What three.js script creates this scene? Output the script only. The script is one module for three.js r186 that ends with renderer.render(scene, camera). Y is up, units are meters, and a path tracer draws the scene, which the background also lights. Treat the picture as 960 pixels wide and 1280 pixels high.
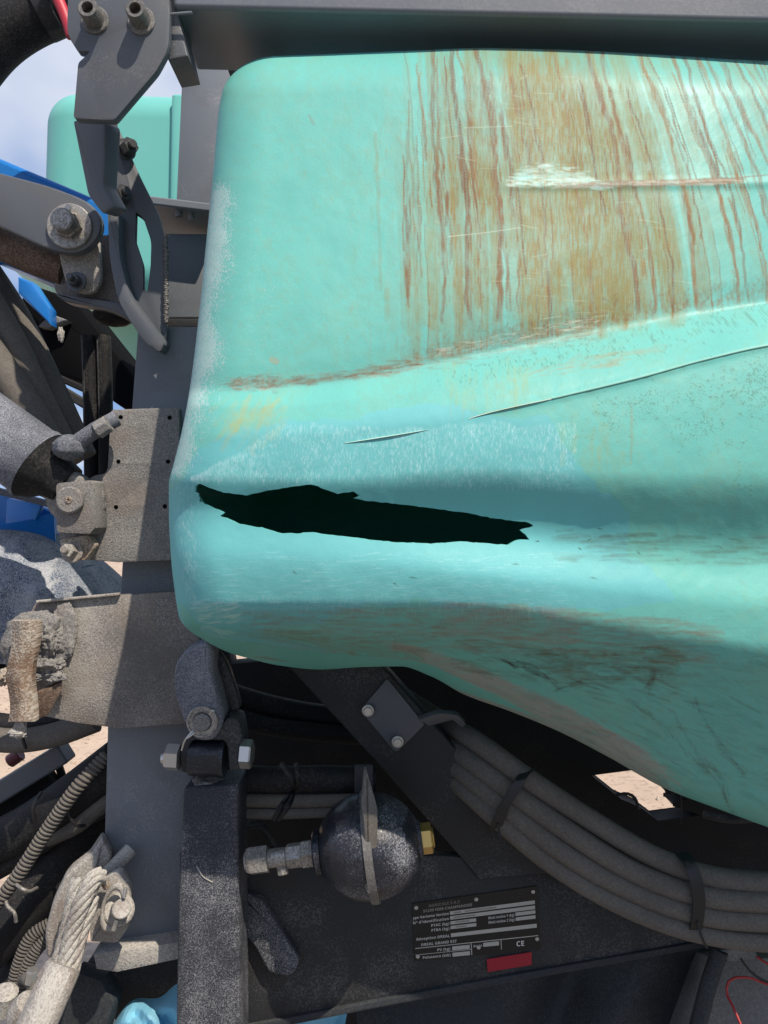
import * as THREE from 'three';
import { RoundedBoxGeometry } from 'three/addons/geometries/RoundedBoxGeometry.js';
import { mergeGeometries, toCreasedNormals, mergeVertices } from 'three/addons/utils/BufferGeometryUtils.js';

// ------------------------------------------------------------------ camera, sky, sun, exposure
const scene = new THREE.Scene();
const EYE = 1.5;
const camera = new THREE.PerspectiveCamera(2 * Math.atan(0.64) * 180 / Math.PI, 0.75, 0.02, 400);
camera.position.set(0, EYE, 0);
camera.lookAt(0, EYE, -1);
const renderer = new THREE.WebGLRenderer({ antialias: true });
renderer.toneMapping = THREE.LinearToneMapping;
renderer.toneMappingExposure = 1.2;
renderer.shadowMap.enabled = true;
const SUN = new THREE.Vector3(0.42, 1.0, 0.56).normalize();
const sun = new THREE.DirectionalLight(0xfff3e2, 4.6);
sun.position.copy(SUN).multiplyScalar(10).add(new THREE.Vector3(0, 1.5, -1));
sun.target.position.set(0, 1.5, -1);
sun.castShadow = true;
sun.shadow.mapSize.set(4096, 4096);
Object.assign(sun.shadow.camera, { left: -4, right: 4, top: 4, bottom: -4, near: 0.1, far: 30 });
scene.add(sun, sun.target);

// ------------------------------------------------------------------ noise
const clamp = (x, a = 0, b = 1) => Math.min(b, Math.max(a, x));
const sstep = (a, b, x) => { const t = clamp((x - a) / (b - a)); return t * t * (3 - 2 * t); };
const mix = (a, b, t) => a + (b - a) * t;
function rng(seed) { let s = seed | 0; return () => { s = (s + 0x6d2b79f5) | 0; let t = Math.imul(s ^ (s >>> 15), 1 | s); t = (t + Math.imul(t ^ (t >>> 7), 61 | t)) ^ t; return ((t ^ (t >>> 14)) >>> 0) / 4294967296; }; }
const hash = (x, y, s) => { let h = Math.imul(x, 374761393) ^ Math.imul(y, 668265263) ^ Math.imul(s, 974634777); h = Math.imul(h ^ (h >>> 13), 1274126177); h = Math.imul(h ^ (h >>> 16), 2246822519); return ((h ^ (h >>> 15)) >>> 0) / 4294967296; };
function vnoise(x, y, s, per = 0) {                       // value noise, tileable when per > 0
  let ix = Math.floor(x), iy = Math.floor(y); const fx = x - ix, fy = y - iy, u = fx * fx * (3 - 2 * fx), v = fy * fy * (3 - 2 * fy);
  let jx = ix + 1, jy = iy + 1;
  if (per) { ix = ((ix % per) + per) % per; iy = ((iy % per) + per) % per; jx = ((jx % per) + per) % per; jy = ((jy % per) + per) % per; }
  return mix(mix(hash(ix, iy, s), hash(jx, iy, s), u), mix(hash(ix, jy, s), hash(jx, jy, s), u), v);
}
function fbm(x, y, s, oct = 4, per = 0) { let a = 0.5, t = 0, n = 0; for (let i = 0; i < oct; i++) { t += a * vnoise(x, y, s + i * 17, per); n += a; a *= 0.5; x *= 2; y *= 2; per *= 2; } return t / n; }
const toS = (c) => Math.round(255 * clamp(c <= 0.0031308 ? c * 12.92 : 1.055 * Math.pow(c, 1 / 2.4) - 0.055));
const LUT = new Uint8Array(4097).map((_, i) => toS(i / 4096));
const s8 = (c) => LUT[Math.round(clamp(c) * 4096)];
const lin = (v) => { v /= 255; return v <= 0.04045 ? v / 12.92 : Math.pow((v + 0.055) / 1.055, 2.4); };

// sky: blue with broken white cloud
{
  const W = 1024, H = 512, data = new Float32Array(W * H * 4);
  for (let r = 0; r < H; r++) for (let c = 0; c < W; c++) {
    const el = ((r + 0.5) / H - 0.5) * Math.PI, az = (c + 0.5) / W * 2 * Math.PI, up = Math.max(0, Math.sin(el));
    const k = Math.pow(1 - up, 2.2);
    let R = mix(0.09, 0.27, k), G = mix(0.2, 0.42, k), B = mix(0.48, 0.68, k);
    const dx = Math.cos(az) * Math.cos(el), dz = Math.sin(az) * Math.cos(el), h = 1 / (up + 0.22);
    const n = fbm(dx * h * 2.3 + 40, dz * h * 2.3 + 40, 5, 6), m = fbm(dx * h * 0.9 + 9, dz * h * 0.9 + 31, 8, 3);
    const cl = sstep(0.42, 0.72, n * 0.65 + m * 0.45) * 0.9 * sstep(-0.02, 0.06, el);
    R = mix(R, 0.7, cl); G = mix(G, 0.73, cl); B = mix(B, 0.8, cl);
    if (el < 0) { const g = sstep(0, -0.05, el); R = mix(R, 0.3, g); G = mix(G, 0.25, g); B = mix(B, 0.2, g); }
    const o = (r * W + c) * 4; data[o] = R; data[o + 1] = G; data[o + 2] = B; data[o + 3] = 1;
  }
  const t = new THREE.DataTexture(data, W, H, THREE.RGBAFormat, THREE.FloatType);
  t.mapping = THREE.EquirectangularReflectionMapping; t.magFilter = THREE.LinearFilter; t.needsUpdate = true;
  scene.background = t; scene.environment = t;
}

// ------------------------------------------------------------------ placing: a bearing and a distance become a point in metres
const F = 1000, V3 = (x, y, z) => new THREE.Vector3(x, y, z);
const at = (px, py, d) => V3((px - 480) / F * d, EYE + (640 - py) / F * d, -d);
function facing(px, py, d, yaw = 0, pitch = 0) {          // a plane through a point, turned by yaw (to +x) and pitch (up)
  const n = V3(Math.sin(yaw) * Math.cos(pitch), Math.sin(pitch), Math.cos(yaw) * Math.cos(pitch));
  const e1 = V3(0, 1, 0).cross(n).normalize(), e2 = n.clone().cross(e1);
  return { o: at(px, py, d), n, e1, e2 };
}
const onPlane = (px, py, pl) => { const dir = V3((px - 480) / F, (640 - py) / F, -1), e = V3(0, EYE, 0); return e.addScaledVector(dir, pl.o.clone().sub(e).dot(pl.n) / dir.dot(pl.n)); };
const local = (px, py, pl) => { const p = onPlane(px, py, pl).sub(pl.o); return new THREE.Vector2(p.dot(pl.e1), p.dot(pl.e2)); };

// ------------------------------------------------------------------ scene tree helpers
const taken = new Map();
function numbered(n) { const k = taken.get(n) ?? 0; taken.set(n, k + 1); return k ? n + '_' + String(k).padStart(3, '0') : n; }
const things = [];
function thing(name, label, category, group) {
  const o = new THREE.Group(); o.name = numbered(name); o.userData = { label, category }; if (group) o.userData.group = group;
  scene.add(o); things.push(o); return o;
}
function part(name, geo, mat, parent, label) {
  const m = new THREE.Mesh(geo, mat); m.name = name; m.castShadow = m.receiveShadow = true; if (label) m.userData.label = label;
  parent.add(m); return m;
}
function settle(root) {                                    // the group's origin goes to the foot of the thing
  const box = new THREE.Box3().setFromObject(root), b = V3((box.min.x + box.max.x) / 2, box.min.y, (box.min.z + box.max.z) / 2), done = new Set();
  root.traverse((m) => { if (m.isMesh && !done.has(m.geometry)) { done.add(m.geometry); m.geometry.translate(-b.x, -b.y, -b.z); } });
  root.position.copy(b);
}

// ------------------------------------------------------------------ geometry helpers (world metres)
let uvSeed = 1;
function boxUV(g) {
  if (g.index) g = g.toNonIndexed();
  if (!g.attributes.normal) g.computeVertexNormals();
  const p = g.attributes.position, uv = new Float32Array(p.count * 2), a = V3(), b = V3(), c = V3(), r = rng(uvSeed++), ou = r() * 3, ov = r() * 3;
  for (let i = 0; i < p.count; i += 3) {
    a.fromBufferAttribute(p, i); b.fromBufferAttribute(p, i + 1); c.fromBufferAttribute(p, i + 2);
    const n = b.clone().sub(a).cross(c.clone().sub(a)), ax = Math.abs(n.x), ay = Math.abs(n.y), az = Math.abs(n.z);
    [a, b, c].forEach((q, k) => {
      const [u, v] = az >= ax && az >= ay ? [q.x, q.y] : ax >= ay ? [q.z, q.y] : [q.x, q.z];
      uv[(i + k) * 2] = u + ou; uv[(i + k) * 2 + 1] = v + ov;
    });
  }
  g.setAttribute('uv', new THREE.BufferAttribute(uv, 2));
  return g;
}
const clean = (g) => { for (const k of Object.keys(g.attributes)) if (!['position', 'normal', 'uv'].includes(k)) g.deleteAttribute(k); return g; };
function join(list) { return mergeGeometries(list.map((g) => clean(g.index ? g.toNonIndexed() : g))); }
function roundShape(P, S = THREE.Shape) {                  // P: [Vector2, corner radius in metres]
  const s = new S(), n = P.length;
  for (let i = 0; i < n; i++) {
    const [p, r] = P[i], a = P[(i + n - 1) % n][0], b = P[(i + 1) % n][0];
    if (!r) { i ? s.lineTo(p.x, p.y) : s.moveTo(p.x, p.y); continue; }
    const la = p.distanceTo(a), lb = p.distanceTo(b), ra = Math.min(r, la * 0.49), rb = Math.min(r, lb * 0.49);
    const q0 = p.clone().lerp(a, ra / la), q1 = p.clone().lerp(b, rb / lb);
    i ? s.lineTo(q0.x, q0.y) : s.moveTo(q0.x, q0.y); s.quadraticCurveTo(p.x, p.y, q1.x, q1.y);
  }
  s.closePath(); return s;
}
// a flat plate cut to an outline; its front face lies on the plane pl and it is THICK metres deep
function plate(pts, pl, thick, { bev = 0.0015, holes = [], cuts = [], smooth = 0.5, segs = 2 } = {}) {
  const d = -pl.o.z;
  const s = roundShape(pts.map(([x, y, r = 0]) => [local(x, y, pl), r * d / F]));
  for (const [x, y, r] of holes) { const c = local(x, y, pl), h = new THREE.Path(); h.absarc(c.x, c.y, r * d / F, 0, Math.PI * 2, true); s.holes.push(h); }
  for (const poly of cuts) s.holes.push(roundShape(poly.map(([x, y, r = 0]) => [local(x, y, pl), r * d / F]), THREE.Path));
  let g = new THREE.ExtrudeGeometry(s, { depth: Math.max(1e-4, thick - 2 * bev), bevelEnabled: bev > 0, bevelThickness: bev, bevelSize: bev, bevelOffset: -bev, bevelSegments: segs, curveSegments: 10 });
  g.translate(0, 0, bev - thick);
  g.applyMatrix4(new THREE.Matrix4().makeBasis(pl.e1, pl.e2, pl.n).setPosition(pl.o));
  g = toCreasedNormals(g, smooth);
  return boxUV(g);
}
const along = (axis) => new THREE.Quaternion().setFromUnitVectors(V3(0, 1, 0), axis.clone().normalize());
function lathe(profile, o, axis, seg = 28, crease = 0.6) { // profile: [radius, along] pairs
  let g = new THREE.LatheGeometry(profile.map(([r, z]) => new THREE.Vector2(Math.max(r, 1e-5), z)), seg).toNonIndexed();
  g.deleteAttribute('normal'); g = toCreasedNormals(g, crease);
  g.applyMatrix4(new THREE.Matrix4().compose(o, along(axis), V3(1, 1, 1)));
  return boxUV(g);
}
const rod = (a, b, r, seg = 20, ch = 0.12) => { const l = a.distanceTo(b), c = Math.min(r * ch, l * 0.3); return lathe([[0, 0], [r - c, 0], [r, c], [r, l - c], [r - c, l], [0, l]], a, b.clone().sub(a), seg); };
function hex(o, axis, af, h, spin = 0.3) {
  const r = af / 1.732, g = new THREE.LatheGeometry([[0, 0], [r, 0], [r, h * 0.86], [r * 0.88, h], [r * 0.55, h], [0, h]].map(([a, b]) => new THREE.Vector2(Math.max(a, 1e-5), b)), 6).toNonIndexed();
  g.rotateY(spin); g.computeVertexNormals();
  g.applyMatrix4(new THREE.Matrix4().compose(o, along(axis), V3(1, 1, 1)));
  return boxUV(g);
}
function tube(points, r, { radial = 12, n = 0, caps = true } = {}) {
  const c = new THREE.CatmullRomCurve3(points, false, 'centripetal'), L = c.getLength(), seg = n || Math.max(8, Math.round(L / 0.012));
  const g = new THREE.TubeGeometry(c, seg, r, radial), uv = g.attributes.uv;
  for (let i = 0; i < uv.count; i++) uv.setXY(i, uv.getX(i) * L, uv.getY(i) * 2 * Math.PI * r);
  if (!caps) return g;
  const list = [g.toNonIndexed()];
  for (const t of [0, 1]) {
    const k = new THREE.CircleGeometry(r, radial), q = new THREE.Quaternion().setFromUnitVectors(V3(0, 0, 1), c.getTangentAt(t).multiplyScalar(t ? 1 : -1));
    k.applyQuaternion(q); const p = c.getPointAt(t); k.translate(p.x, p.y, p.z); list.push(k.toNonIndexed());
  }
  return mergeGeometries(list);
}
const pipe = (pts, rpx, o) => tube(pts.map(([x, y, d]) => at(x, y, d)), rpx * pts[0][2] / F, o);
function bar(a, b, w, h, rad = 0.004, roll = 0) {           // a box bar from a to b, w across, h deep
  const l = a.distanceTo(b), g = new RoundedBoxGeometry(w, l, h, 2, Math.min(rad, w / 2.1, h / 2.1)); g.rotateY(roll);
  g.applyMatrix4(new THREE.Matrix4().compose(a.clone().lerp(b, 0.5), along(b.clone().sub(a)), V3(1, 1, 1)));
  return boxUV(g);
}
function lump(c, rx, ry, rz, amp, seed, detail = 5, freq = 3) {
  let g = mergeVertices(new THREE.IcosahedronGeometry(1, detail).deleteAttribute('uv').deleteAttribute('normal'), 1e-5);
  const p = g.attributes.position, v = V3();
  for (let i = 0; i < p.count; i++) {
    v.fromBufferAttribute(p, i);
    const n = (fbm(v.x * freq + 7, v.y * freq + 5, seed, 4) + fbm(v.y * freq + 3, v.z * freq + 9, seed + 5, 4) + fbm(v.z * freq + 1, v.x * freq + 4, seed + 9, 4) - 1.5) * 0.75;
    v.multiplyScalar(1 + amp * n * 2); p.setXYZ(i, c.x + v.x * rx, c.y + v.y * ry, c.z + v.z * rz);
  }
  g.computeVertexNormals(); return boxUV(g);
}
function sheet(f, nu, nv, thick) {                          // a bent slab: f(u, v) is its front, thick metres deep
  const pos = [], idx = [], uv = [], back = (nu + 1) * (nv + 1);
  for (const b of [0, 1]) for (let j = 0; j <= nv; j++) for (let i = 0; i <= nu; i++) { const p = f(i / nu, j / nv); pos.push(p.x, p.y, p.z - b * thick); uv.push(p.x, p.y); }
  const id = (i, j, b) => b * back + j * (nu + 1) + i, quad = (a, b, c, d) => idx.push(a, b, c, a, c, d);
  for (let j = 0; j < nv; j++) for (let i = 0; i < nu; i++) { quad(id(i, j + 1, 0), id(i + 1, j + 1, 0), id(i + 1, j, 0), id(i, j, 0)); quad(id(i, j, 1), id(i + 1, j, 1), id(i + 1, j + 1, 1), id(i, j + 1, 1)); }
  for (let i = 0; i < nu; i++) { quad(id(i, 0, 0), id(i + 1, 0, 0), id(i + 1, 0, 1), id(i, 0, 1)); quad(id(i, nv, 1), id(i + 1, nv, 1), id(i + 1, nv, 0), id(i, nv, 0)); }
  for (let j = 0; j < nv; j++) { quad(id(0, j + 1, 0), id(0, j, 0), id(0, j, 1), id(0, j + 1, 1)); quad(id(nu, j, 0), id(nu, j + 1, 0), id(nu, j + 1, 1), id(nu, j, 1)); }
  let g = new THREE.BufferGeometry(); g.setAttribute('position', new THREE.Float32BufferAttribute(pos, 3)); g.setAttribute('uv', new THREE.Float32BufferAttribute(uv, 2)); g.setIndex(idx);
  return toCreasedNormals(g, 0.7);
}

// ------------------------------------------------------------------ materials
function dataTex(N, fn, srgb) {                             // fn(x, y) -> [r, g, b] linear 0..1 (or a grey number)
  const d = new Uint8Array(N * N * 4);
  for (let y = 0; y < N; y++) for (let x = 0; x < N; x++) {
    const c = fn(x, y), o = (y * N + x) * 4;
    if (srgb) { d[o] = s8(c[0]); d[o + 1] = s8(c[1]); d[o + 2] = s8(c[2]); } else d[o] = d[o + 1] = d[o + 2] = Math.round(255 * clamp(c));
    d[o + 3] = 255;
  }
  const t = new THREE.DataTexture(d, N, N); t.wrapS = t.wrapT = THREE.RepeatWrapping; t.magFilter = THREE.LinearFilter; t.minFilter = THREE.LinearMipmapLinearFilter; t.generateMipmaps = true;
  if (srgb) t.colorSpace = THREE.SRGBColorSpace; t.needsUpdate = true; return t;
}
const TS = 1024;
const grainAt = (x, y, s, g) => { const k = TS / g; return 0.6 * vnoise(x / g, y / g, s, k | 0) + 0.4 * hash(x, y, s + 3); };
// steel or rubber under a coat of field dust: grains of dust stand out one by one, thicker in patches
function dusty({ base, dust, amount = 0.4, grain = 2, patch = 8, soft = 0.18, tint, tintAmount = 0, rough = [0.45, 0.95], metal = 0, size = 0.45, seed = 1, bump = 0.0004, amp = 0.5, vary = 0.2, spec = 0.4 }) {
  const m = new Float32Array(TS * TS), t2 = new Float32Array(TS * TS), Q = 256, up = (f) => {   // patches are smooth, so they are computed small
    const a = new Float32Array(Q * Q); for (let y = 0; y < Q; y++) for (let x = 0; x < Q; x++) a[y * Q + x] = f(x / Q, y / Q);
    return (x, y) => { x = x / TS * Q; y = y / TS * Q; const i = x | 0, j = y | 0, u = x - i, v = y - j, i1 = (i + 1) % Q, j1 = (j + 1) % Q; return mix(mix(a[j * Q + i], a[j * Q + i1], u), mix(a[j1 * Q + i], a[j1 * Q + i1], u), v); };
  };
  const P = up((u, v) => fbm(u * patch, v * patch, seed, 4, patch)), T = tintAmount ? up((u, v) => fbm(u * patch, v * patch, seed + 90, 5, patch)) : null;
  for (let y = 0; y < TS; y++) for (let x = 0; x < TS; x++) {
    m[y * TS + x] = sstep(1 - amount - soft, 1 - amount + soft, grainAt(x, y, seed + 50, grain) * 0.62 + (P(x, y) - 0.5) * amp + 0.19);
    if (T) t2[y * TS + x] = sstep(0.5, 0.72, T(x, y) * 0.8 + grainAt(x, y, seed + 77, 3) * 0.25) * tintAmount;
  }
  const color = dataTex(TS, (x, y) => {
    const k = m[y * TS + x], q = t2[y * TS + x], v = 1 + (hash(x, y, seed + 7) - 0.5) * vary * 2;
    return [0, 1, 2].map((i) => mix(mix(base[i], dust[i], k), tint ? tint[i] : 0, q) * v);
  }, true);
  const surf = dataTex(TS / 2, (x, y) => m[y * 2 * TS + x * 2] * 0.7 + 0.3 * hash(x, y, seed + 9));
  const rgh = dataTex(256, (x, y) => mix(rough[0], rough[1], m[y * 4 * TS + x * 4]));
  for (const t of [color, surf, rgh]) t.repeat.set(1 / size, 1 / size);
  return new THREE.MeshPhysicalMaterial({ map: color, bumpMap: surf, bumpScale: bump, roughnessMap: rgh, roughness: 1, metalness: metal, specularIntensity: metal ? 1 : spec });
}
const M = {};
M.paint = dusty({ spec: 0.8, base: [0.092, 0.102, 0.117], dust: [0.2, 0.2, 0.2], amount: 0.2, grain: 3, rough: [0.42, 0.8], seed: 11, bump: 0.00012, vary: 0.1, tint: [0.13, 0.115, 0.1], tintAmount: 0.3, patch: 10 });
M.beam = dusty({ spec: 1, base: [0.125, 0.137, 0.16], dust: [0.165, 0.175, 0.195], amount: 0.3, soft: 0.4, grain: 4, rough: [0.33, 0.5], seed: 12, bump: 0.00005, vary: 0.05, amp: 0.3 });
M.post = dusty({ base: [0.165, 0.182, 0.205], dust: [0.3, 0.3, 0.3], amount: 0.22, grain: 3, rough: [0.45, 0.9], seed: 13, bump: 0.00012, vary: 0.08, tint: [0.1, 0.085, 0.075], tintAmount: 0.25 });
M.dustTan = dusty({ base: [0.125, 0.118, 0.113], dust: [0.36, 0.335, 0.305], amount: 0.45, grain: 2.2, soft: 0.24, rough: [0.85, 1], seed: 33, bump: 0.0009, tint: [0.22, 0.165, 0.125], tintAmount: 0.5, amp: 0.7, patch: 6 });
M.dust = dusty({ base: [0.12, 0.118, 0.12], dust: [0.34, 0.325, 0.305], amount: 0.45, grain: 1.9, soft: 0.24, rough: [0.8, 1], seed: 14, bump: 0.0009, tint: [0.2, 0.15, 0.12], tintAmount: 0.35, amp: 0.3 });
M.dustGrey = dusty({ base: [0.075, 0.08, 0.095], dust: [0.3, 0.31, 0.35], amount: 0.43, grain: 1.9, soft: 0.24, rough: [0.8, 1], seed: 15, bump: 0.0008, amp: 0.4 });
M.dustBlue = dusty({ base: [0.05, 0.08, 0.14], dust: [0.36, 0.37, 0.39], amount: 0.53, grain: 2.6, soft: 0.18, rough: [0.8, 1], seed: 16, bump: 0.0012, tint: [0.07, 0.07, 0.07], tintAmount: 0.5 });
M.black = dusty({ base: [0.013, 0.015, 0.022], dust: [0.27, 0.28, 0.31], amount: 0.28, grain: 1.9, soft: 0.14, rough: [0.35, 0.9], spec: 0.9, seed: 17, bump: 0.0003, tint: [0.07, 0.055, 0.045], tintAmount: 0.2, amp: 0.6 });
M.arm = dusty({ base: [0.032, 0.035, 0.043], dust: [0.26, 0.26, 0.268], amount: 0.36, grain: 2, soft: 0.14, rough: [0.45, 0.95], seed: 31, bump: 0.0003, amp: 0.5 });
M.chassis = dusty({ base: [0.032, 0.034, 0.037], dust: [0.12, 0.12, 0.12], amount: 0.27, grain: 4, rough: [0.5, 0.95], seed: 18, bump: 0.0003, tint: [0.034, 0.029, 0.025], tintAmount: 0.4, amp: 0.6 });
M.rubber = dusty({ base: [0.014, 0.014, 0.016], dust: [0.075, 0.07, 0.063], amount: 0.3, grain: 4, soft: 0.22, rough: [0.6, 0.95], seed: 19, bump: 0.0003 });
M.hose = dusty({ base: [0.095, 0.086, 0.077], dust: [0.165, 0.15, 0.132], amount: 0.42, grain: 6, soft: 0.5, rough: [0.7, 1], seed: 20, bump: 0.0004 });
M.nearBlack = dusty({ base: [0.014, 0.014, 0.015], dust: [0.04, 0.038, 0.035], amount: 0.3, grain: 4, rough: [0.7, 1], seed: 21 });  // near-black, also used on the backing added for the dark under the tank
M.zinc = dusty({ base: [0.4, 0.385, 0.36], dust: [0.16, 0.14, 0.12], amount: 0.5, soft: 0.3, grain: 4, rough: [0.38, 0.8], metal: 0.5, seed: 22, bump: 0.0002 });
M.rust = dusty({ base: [0.2, 0.14, 0.1], dust: [0.44, 0.4, 0.34], amount: 0.5, grain: 4, rough: [0.85, 1], seed: 23, bump: 0.0012, tint: [0.13, 0.06, 0.03], tintAmount: 0.5, amp: 0.4 });
M.galv = dusty({ base: [0.24, 0.22, 0.2], dust: [0.44, 0.42, 0.38], amount: 0.5, grain: 4, rough: [0.6, 0.95], metal: 0.1, seed: 24, bump: 0.0008, tint: [0.17, 0.125, 0.1], tintAmount: 0.5 });
M.dull = dusty({ base: [0.12, 0.115, 0.11], dust: [0.26, 0.25, 0.235], amount: 0.4, grain: 4, rough: [0.5, 0.9], metal: 0.2, seed: 29, bump: 0.0004, tint: [0.09, 0.07, 0.055], tintAmount: 0.4 });
M.blue = dusty({ spec: 1, base: [0.008, 0.16, 0.5], dust: [0.16, 0.26, 0.4], amount: 0.12, rough: [0.3, 0.7], seed: 25, bump: 0.0001 });
M.grey = dusty({ base: [0.13, 0.125, 0.12], dust: [0.22, 0.215, 0.2], amount: 0.4, grain: 5, soft: 0.3, rough: [0.7, 1], seed: 26, bump: 0.0005 });
M.fender = dusty({ base: [0.028, 0.032, 0.037], dust: [0.075, 0.078, 0.08], amount: 0.33, grain: 5, soft: 0.3, patch: 5, rough: [0.55, 0.95], seed: 27, bump: 0.0003, tint: [0.028, 0.026, 0.025], tintAmount: 0.4 });
M.brown = dusty({ base: [0.1, 0.066, 0.05], dust: [0.24, 0.18, 0.14], amount: 0.4, grain: 4, rough: [0.7, 1], seed: 28, bump: 0.0005 });
const solid = (rgb, roughness, metalness = 0) => new THREE.MeshStandardMaterial({ color: new THREE.Color().setRGB(...rgb), roughness, metalness });
M.brass = solid([0.6, 0.4, 0.13], 0.35, 0.8); M.darkBolt = solid([0.09, 0.09, 0.09], 0.4, 0.6); M.steel = solid([0.55, 0.54, 0.52], 0.35, 0.85);
M.tie = solid([0.012, 0.012, 0.013], 0.5); M.red = solid([0.5, 0.03, 0.05], 0.5); M.wireRed = solid([0.35, 0.02, 0.02], 0.4); M.void = new THREE.MeshPhysicalMaterial({ color: new THREE.Color().setRGB(0.006, 0.006, 0.007), roughness: 0.95, specularIntensity: 0.12 });

// ------------------------------------------------------------------ ground
{
  const N = 1024, tex = dataTex(N, (x, y) => {
    const p = fbm(x / N * 8, y / N * 8, 61, 5, 8), g = hash(x, y, 62), s = sstep(0.62, 0.75, fbm(x / N * 64, y / N * 64, 63, 2, 64));
    const v = 0.8 + 0.35 * p + 0.16 * (g - 0.5) - 0.2 * s; return [0.45 * v, 0.345 * v, 0.262 * v];
  }, true);
  tex.repeat.set(1 / 1.6, 1 / 1.6);
  const g = new THREE.PlaneGeometry(300, 300, 60, 60); g.rotateX(-Math.PI / 2);
  const uv = g.attributes.uv; for (let i = 0; i < uv.count; i++) uv.setXY(i, uv.getX(i) * 300, uv.getY(i) * 300);
  const m = part('ground', g, new THREE.MeshStandardMaterial({ map: tex, roughness: 1, bumpMap: tex, bumpScale: 0.004 }), scene); m.userData = { kind: 'structure', label: 'bare pale sandy ground seen through the gaps in the machine' };
  const ay = dataTex(512, (x, y) => { const v = 0.75 + 0.5 * hash(x, y, 66) * vnoise(x / 2.5, y / 2.5, 67) + 0.3 * (fbm(x / 64, y / 64, 68, 3, 8) - 0.5); return [0.17 * v, 0.152 * v, 0.13 * v]; }, true); ay.repeat.set(1 / 1.2, 1 / 1.2);
  const added_dark_ground = new THREE.PlaneGeometry(300, 62, 2, 2); added_dark_ground.rotateX(-Math.PI / 2); added_dark_ground.translate(0, 0.004, 28.7); const yu = added_dark_ground.attributes.uv; for (let i = 0; i < yu.count; i++) yu.setXY(i, yu.getX(i) * 300, yu.getY(i) * 62);  // unseen dark ground, added to cut light bounced up under the tank
  part('added_dark_ground', added_dark_ground, new THREE.MeshStandardMaterial({ map: ay, roughness: 0.95 }), scene).userData = { kind: 'structure', label: 'unseen darker ground added to cut the light bounced up onto the tank' };
  const r = rng(5), pg = new THREE.IcosahedronGeometry(1, 1), pm = solid([0.42, 0.34, 0.27], 1), inst = new THREE.InstancedMesh(pg, pm, 2500), o = new THREE.Object3D();
  for (let i = 0; i < 2500; i++) { const z = -2.2 - 6 * r(), s = 0.004 + 0.012 * r() * r(); o.position.set((r() - 0.5) * 8, s * 0.3, z); o.rotation.set(r() * 6, r() * 6, r() * 6); o.scale.set(s * (1 + r()), s * 0.7, s); o.updateMatrix(); inst.setMatrixAt(i, o.matrix); }
  inst.name = 'gravel'; inst.userData = { kind: 'stuff', label: 'loose small stones strewn over the pale sandy ground', category: 'gravel' }; inst.castShadow = true; scene.add(inst);
}

// ------------------------------------------------------------------ the torn tank: its moulded form
// stations along its length; at each, twelve features of its profile from top to bottom: heights, and how far each stands out (mm)
const ST = [
  [212, [65, 235, 455, 485, 510, 550, 590, 640, 700, 752, 780, 805], [0, 38, 82, 86, 104, 116, 119, 107, 114, 107, 76, -30]],
  [400, [65, 235, 450, 478, 506, 545, 596, 646, 705, 748, 788, 838], [0, 42, 90, 92, 118, 134, 137, 122, 132, 127, 92, -50]],
  [600, [65, 235, 408, 440, 478, 522, 584, 662, 722, 752, 800, 885], [-2, 42, 84, 86, 118, 137, 143, 116, 134, 130, 86, -60]],
  [800, [65, 232, 372, 402, 438, 474, 590, 686, 746, 778, 850, 972], [-14, 30, 62, 66, 104, 128, 143, 111, 126, 124, 73, -52]],
  [960, [65, 222, 345, 376, 405, 432, 588, 694, 764, 802, 880, 1036], [-30, 12, 40, 44, 90, 118, 142, 106, 124, 122, 68, -60]],
  [1200, [65, 215, 320, 350, 375, 400, 592, 680, 755, 800, 900, 1080], [-60, -22, 4, 8, 68, 100, 138, 98, 124, 122, 66, -60]],
  [1560, [65, 215, 320, 350, 375, 400, 592, 680, 755, 800, 900, 1080], [-100, -62, -36, -30, 34, 66, 110, 80, 104, 104, 56, -60]],
];
function cr(a, b, c, d, t) { return 0.5 * (2 * b + (c - a) * t + (2 * a - 5 * b + 4 * c - d) * t * t + (3 * b - a - 3 * c + d) * t * t * t); }
function curve(P) {                                         // monotone cubic through [x, y] points
  const n = P.length, d = [], m = [];
  for (let i = 0; i < n - 1; i++) d.push((P[i + 1][1] - P[i][1]) / (P[i + 1][0] - P[i][0]));
  m[0] = d[0]; m[n - 1] = d[n - 2];
  for (let i = 1; i < n - 1; i++) m[i] = d[i - 1] * d[i] <= 0 ? 0 : 2 * d[i - 1] * d[i] / (d[i - 1] + d[i]);
  return (x) => {
    if (x <= P[0][0]) return P[0][1]; if (x >= P[n - 1][0]) return P[n - 1][1];
    let i = 0; while (x > P[i + 1][0]) i++;
    const h = P[i + 1][0] - P[i][0], t = (x - P[i][0]) / h, t2 = t * t, t3 = t2 * t;
    return P[i][1] * (2 * t3 - 3 * t2 + 1) + m[i] * h * (t3 - 2 * t2 + t) + P[i + 1][1] * (3 * t2 - 2 * t3) + m[i + 1] * h * (t3 - t2);
  };
}
function profileAt(px) {
  let i = 0; while (i < ST.length - 2 && px > ST[i + 1][0]) i++;
  const t = clamp((px - ST[i][0]) / (ST[i + 1][0] - ST[i][0])), s = (k, j, f) => ST[clamp(k, 0, ST.length - 1)][j][f], out = [];
  for (let f = 0; f < 12; f++) out.push([cr(s(i - 1, 1, f), s(i, 1, f), s(i + 1, 1, f), s(i + 2, 1, f), t), cr(s(i - 1, 2, f), s(i, 2, f), s(i + 1, 2, f), s(i + 2, 2, f), t) / 1000]);
  return out;
}
const profiles = new Map();
const standOut = (px, py) => { const k = Math.round(px * 2); let c = profiles.get(k); if (!c) profiles.set(k, c = curve(profileAt(k / 2))); return c(py); };
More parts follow.
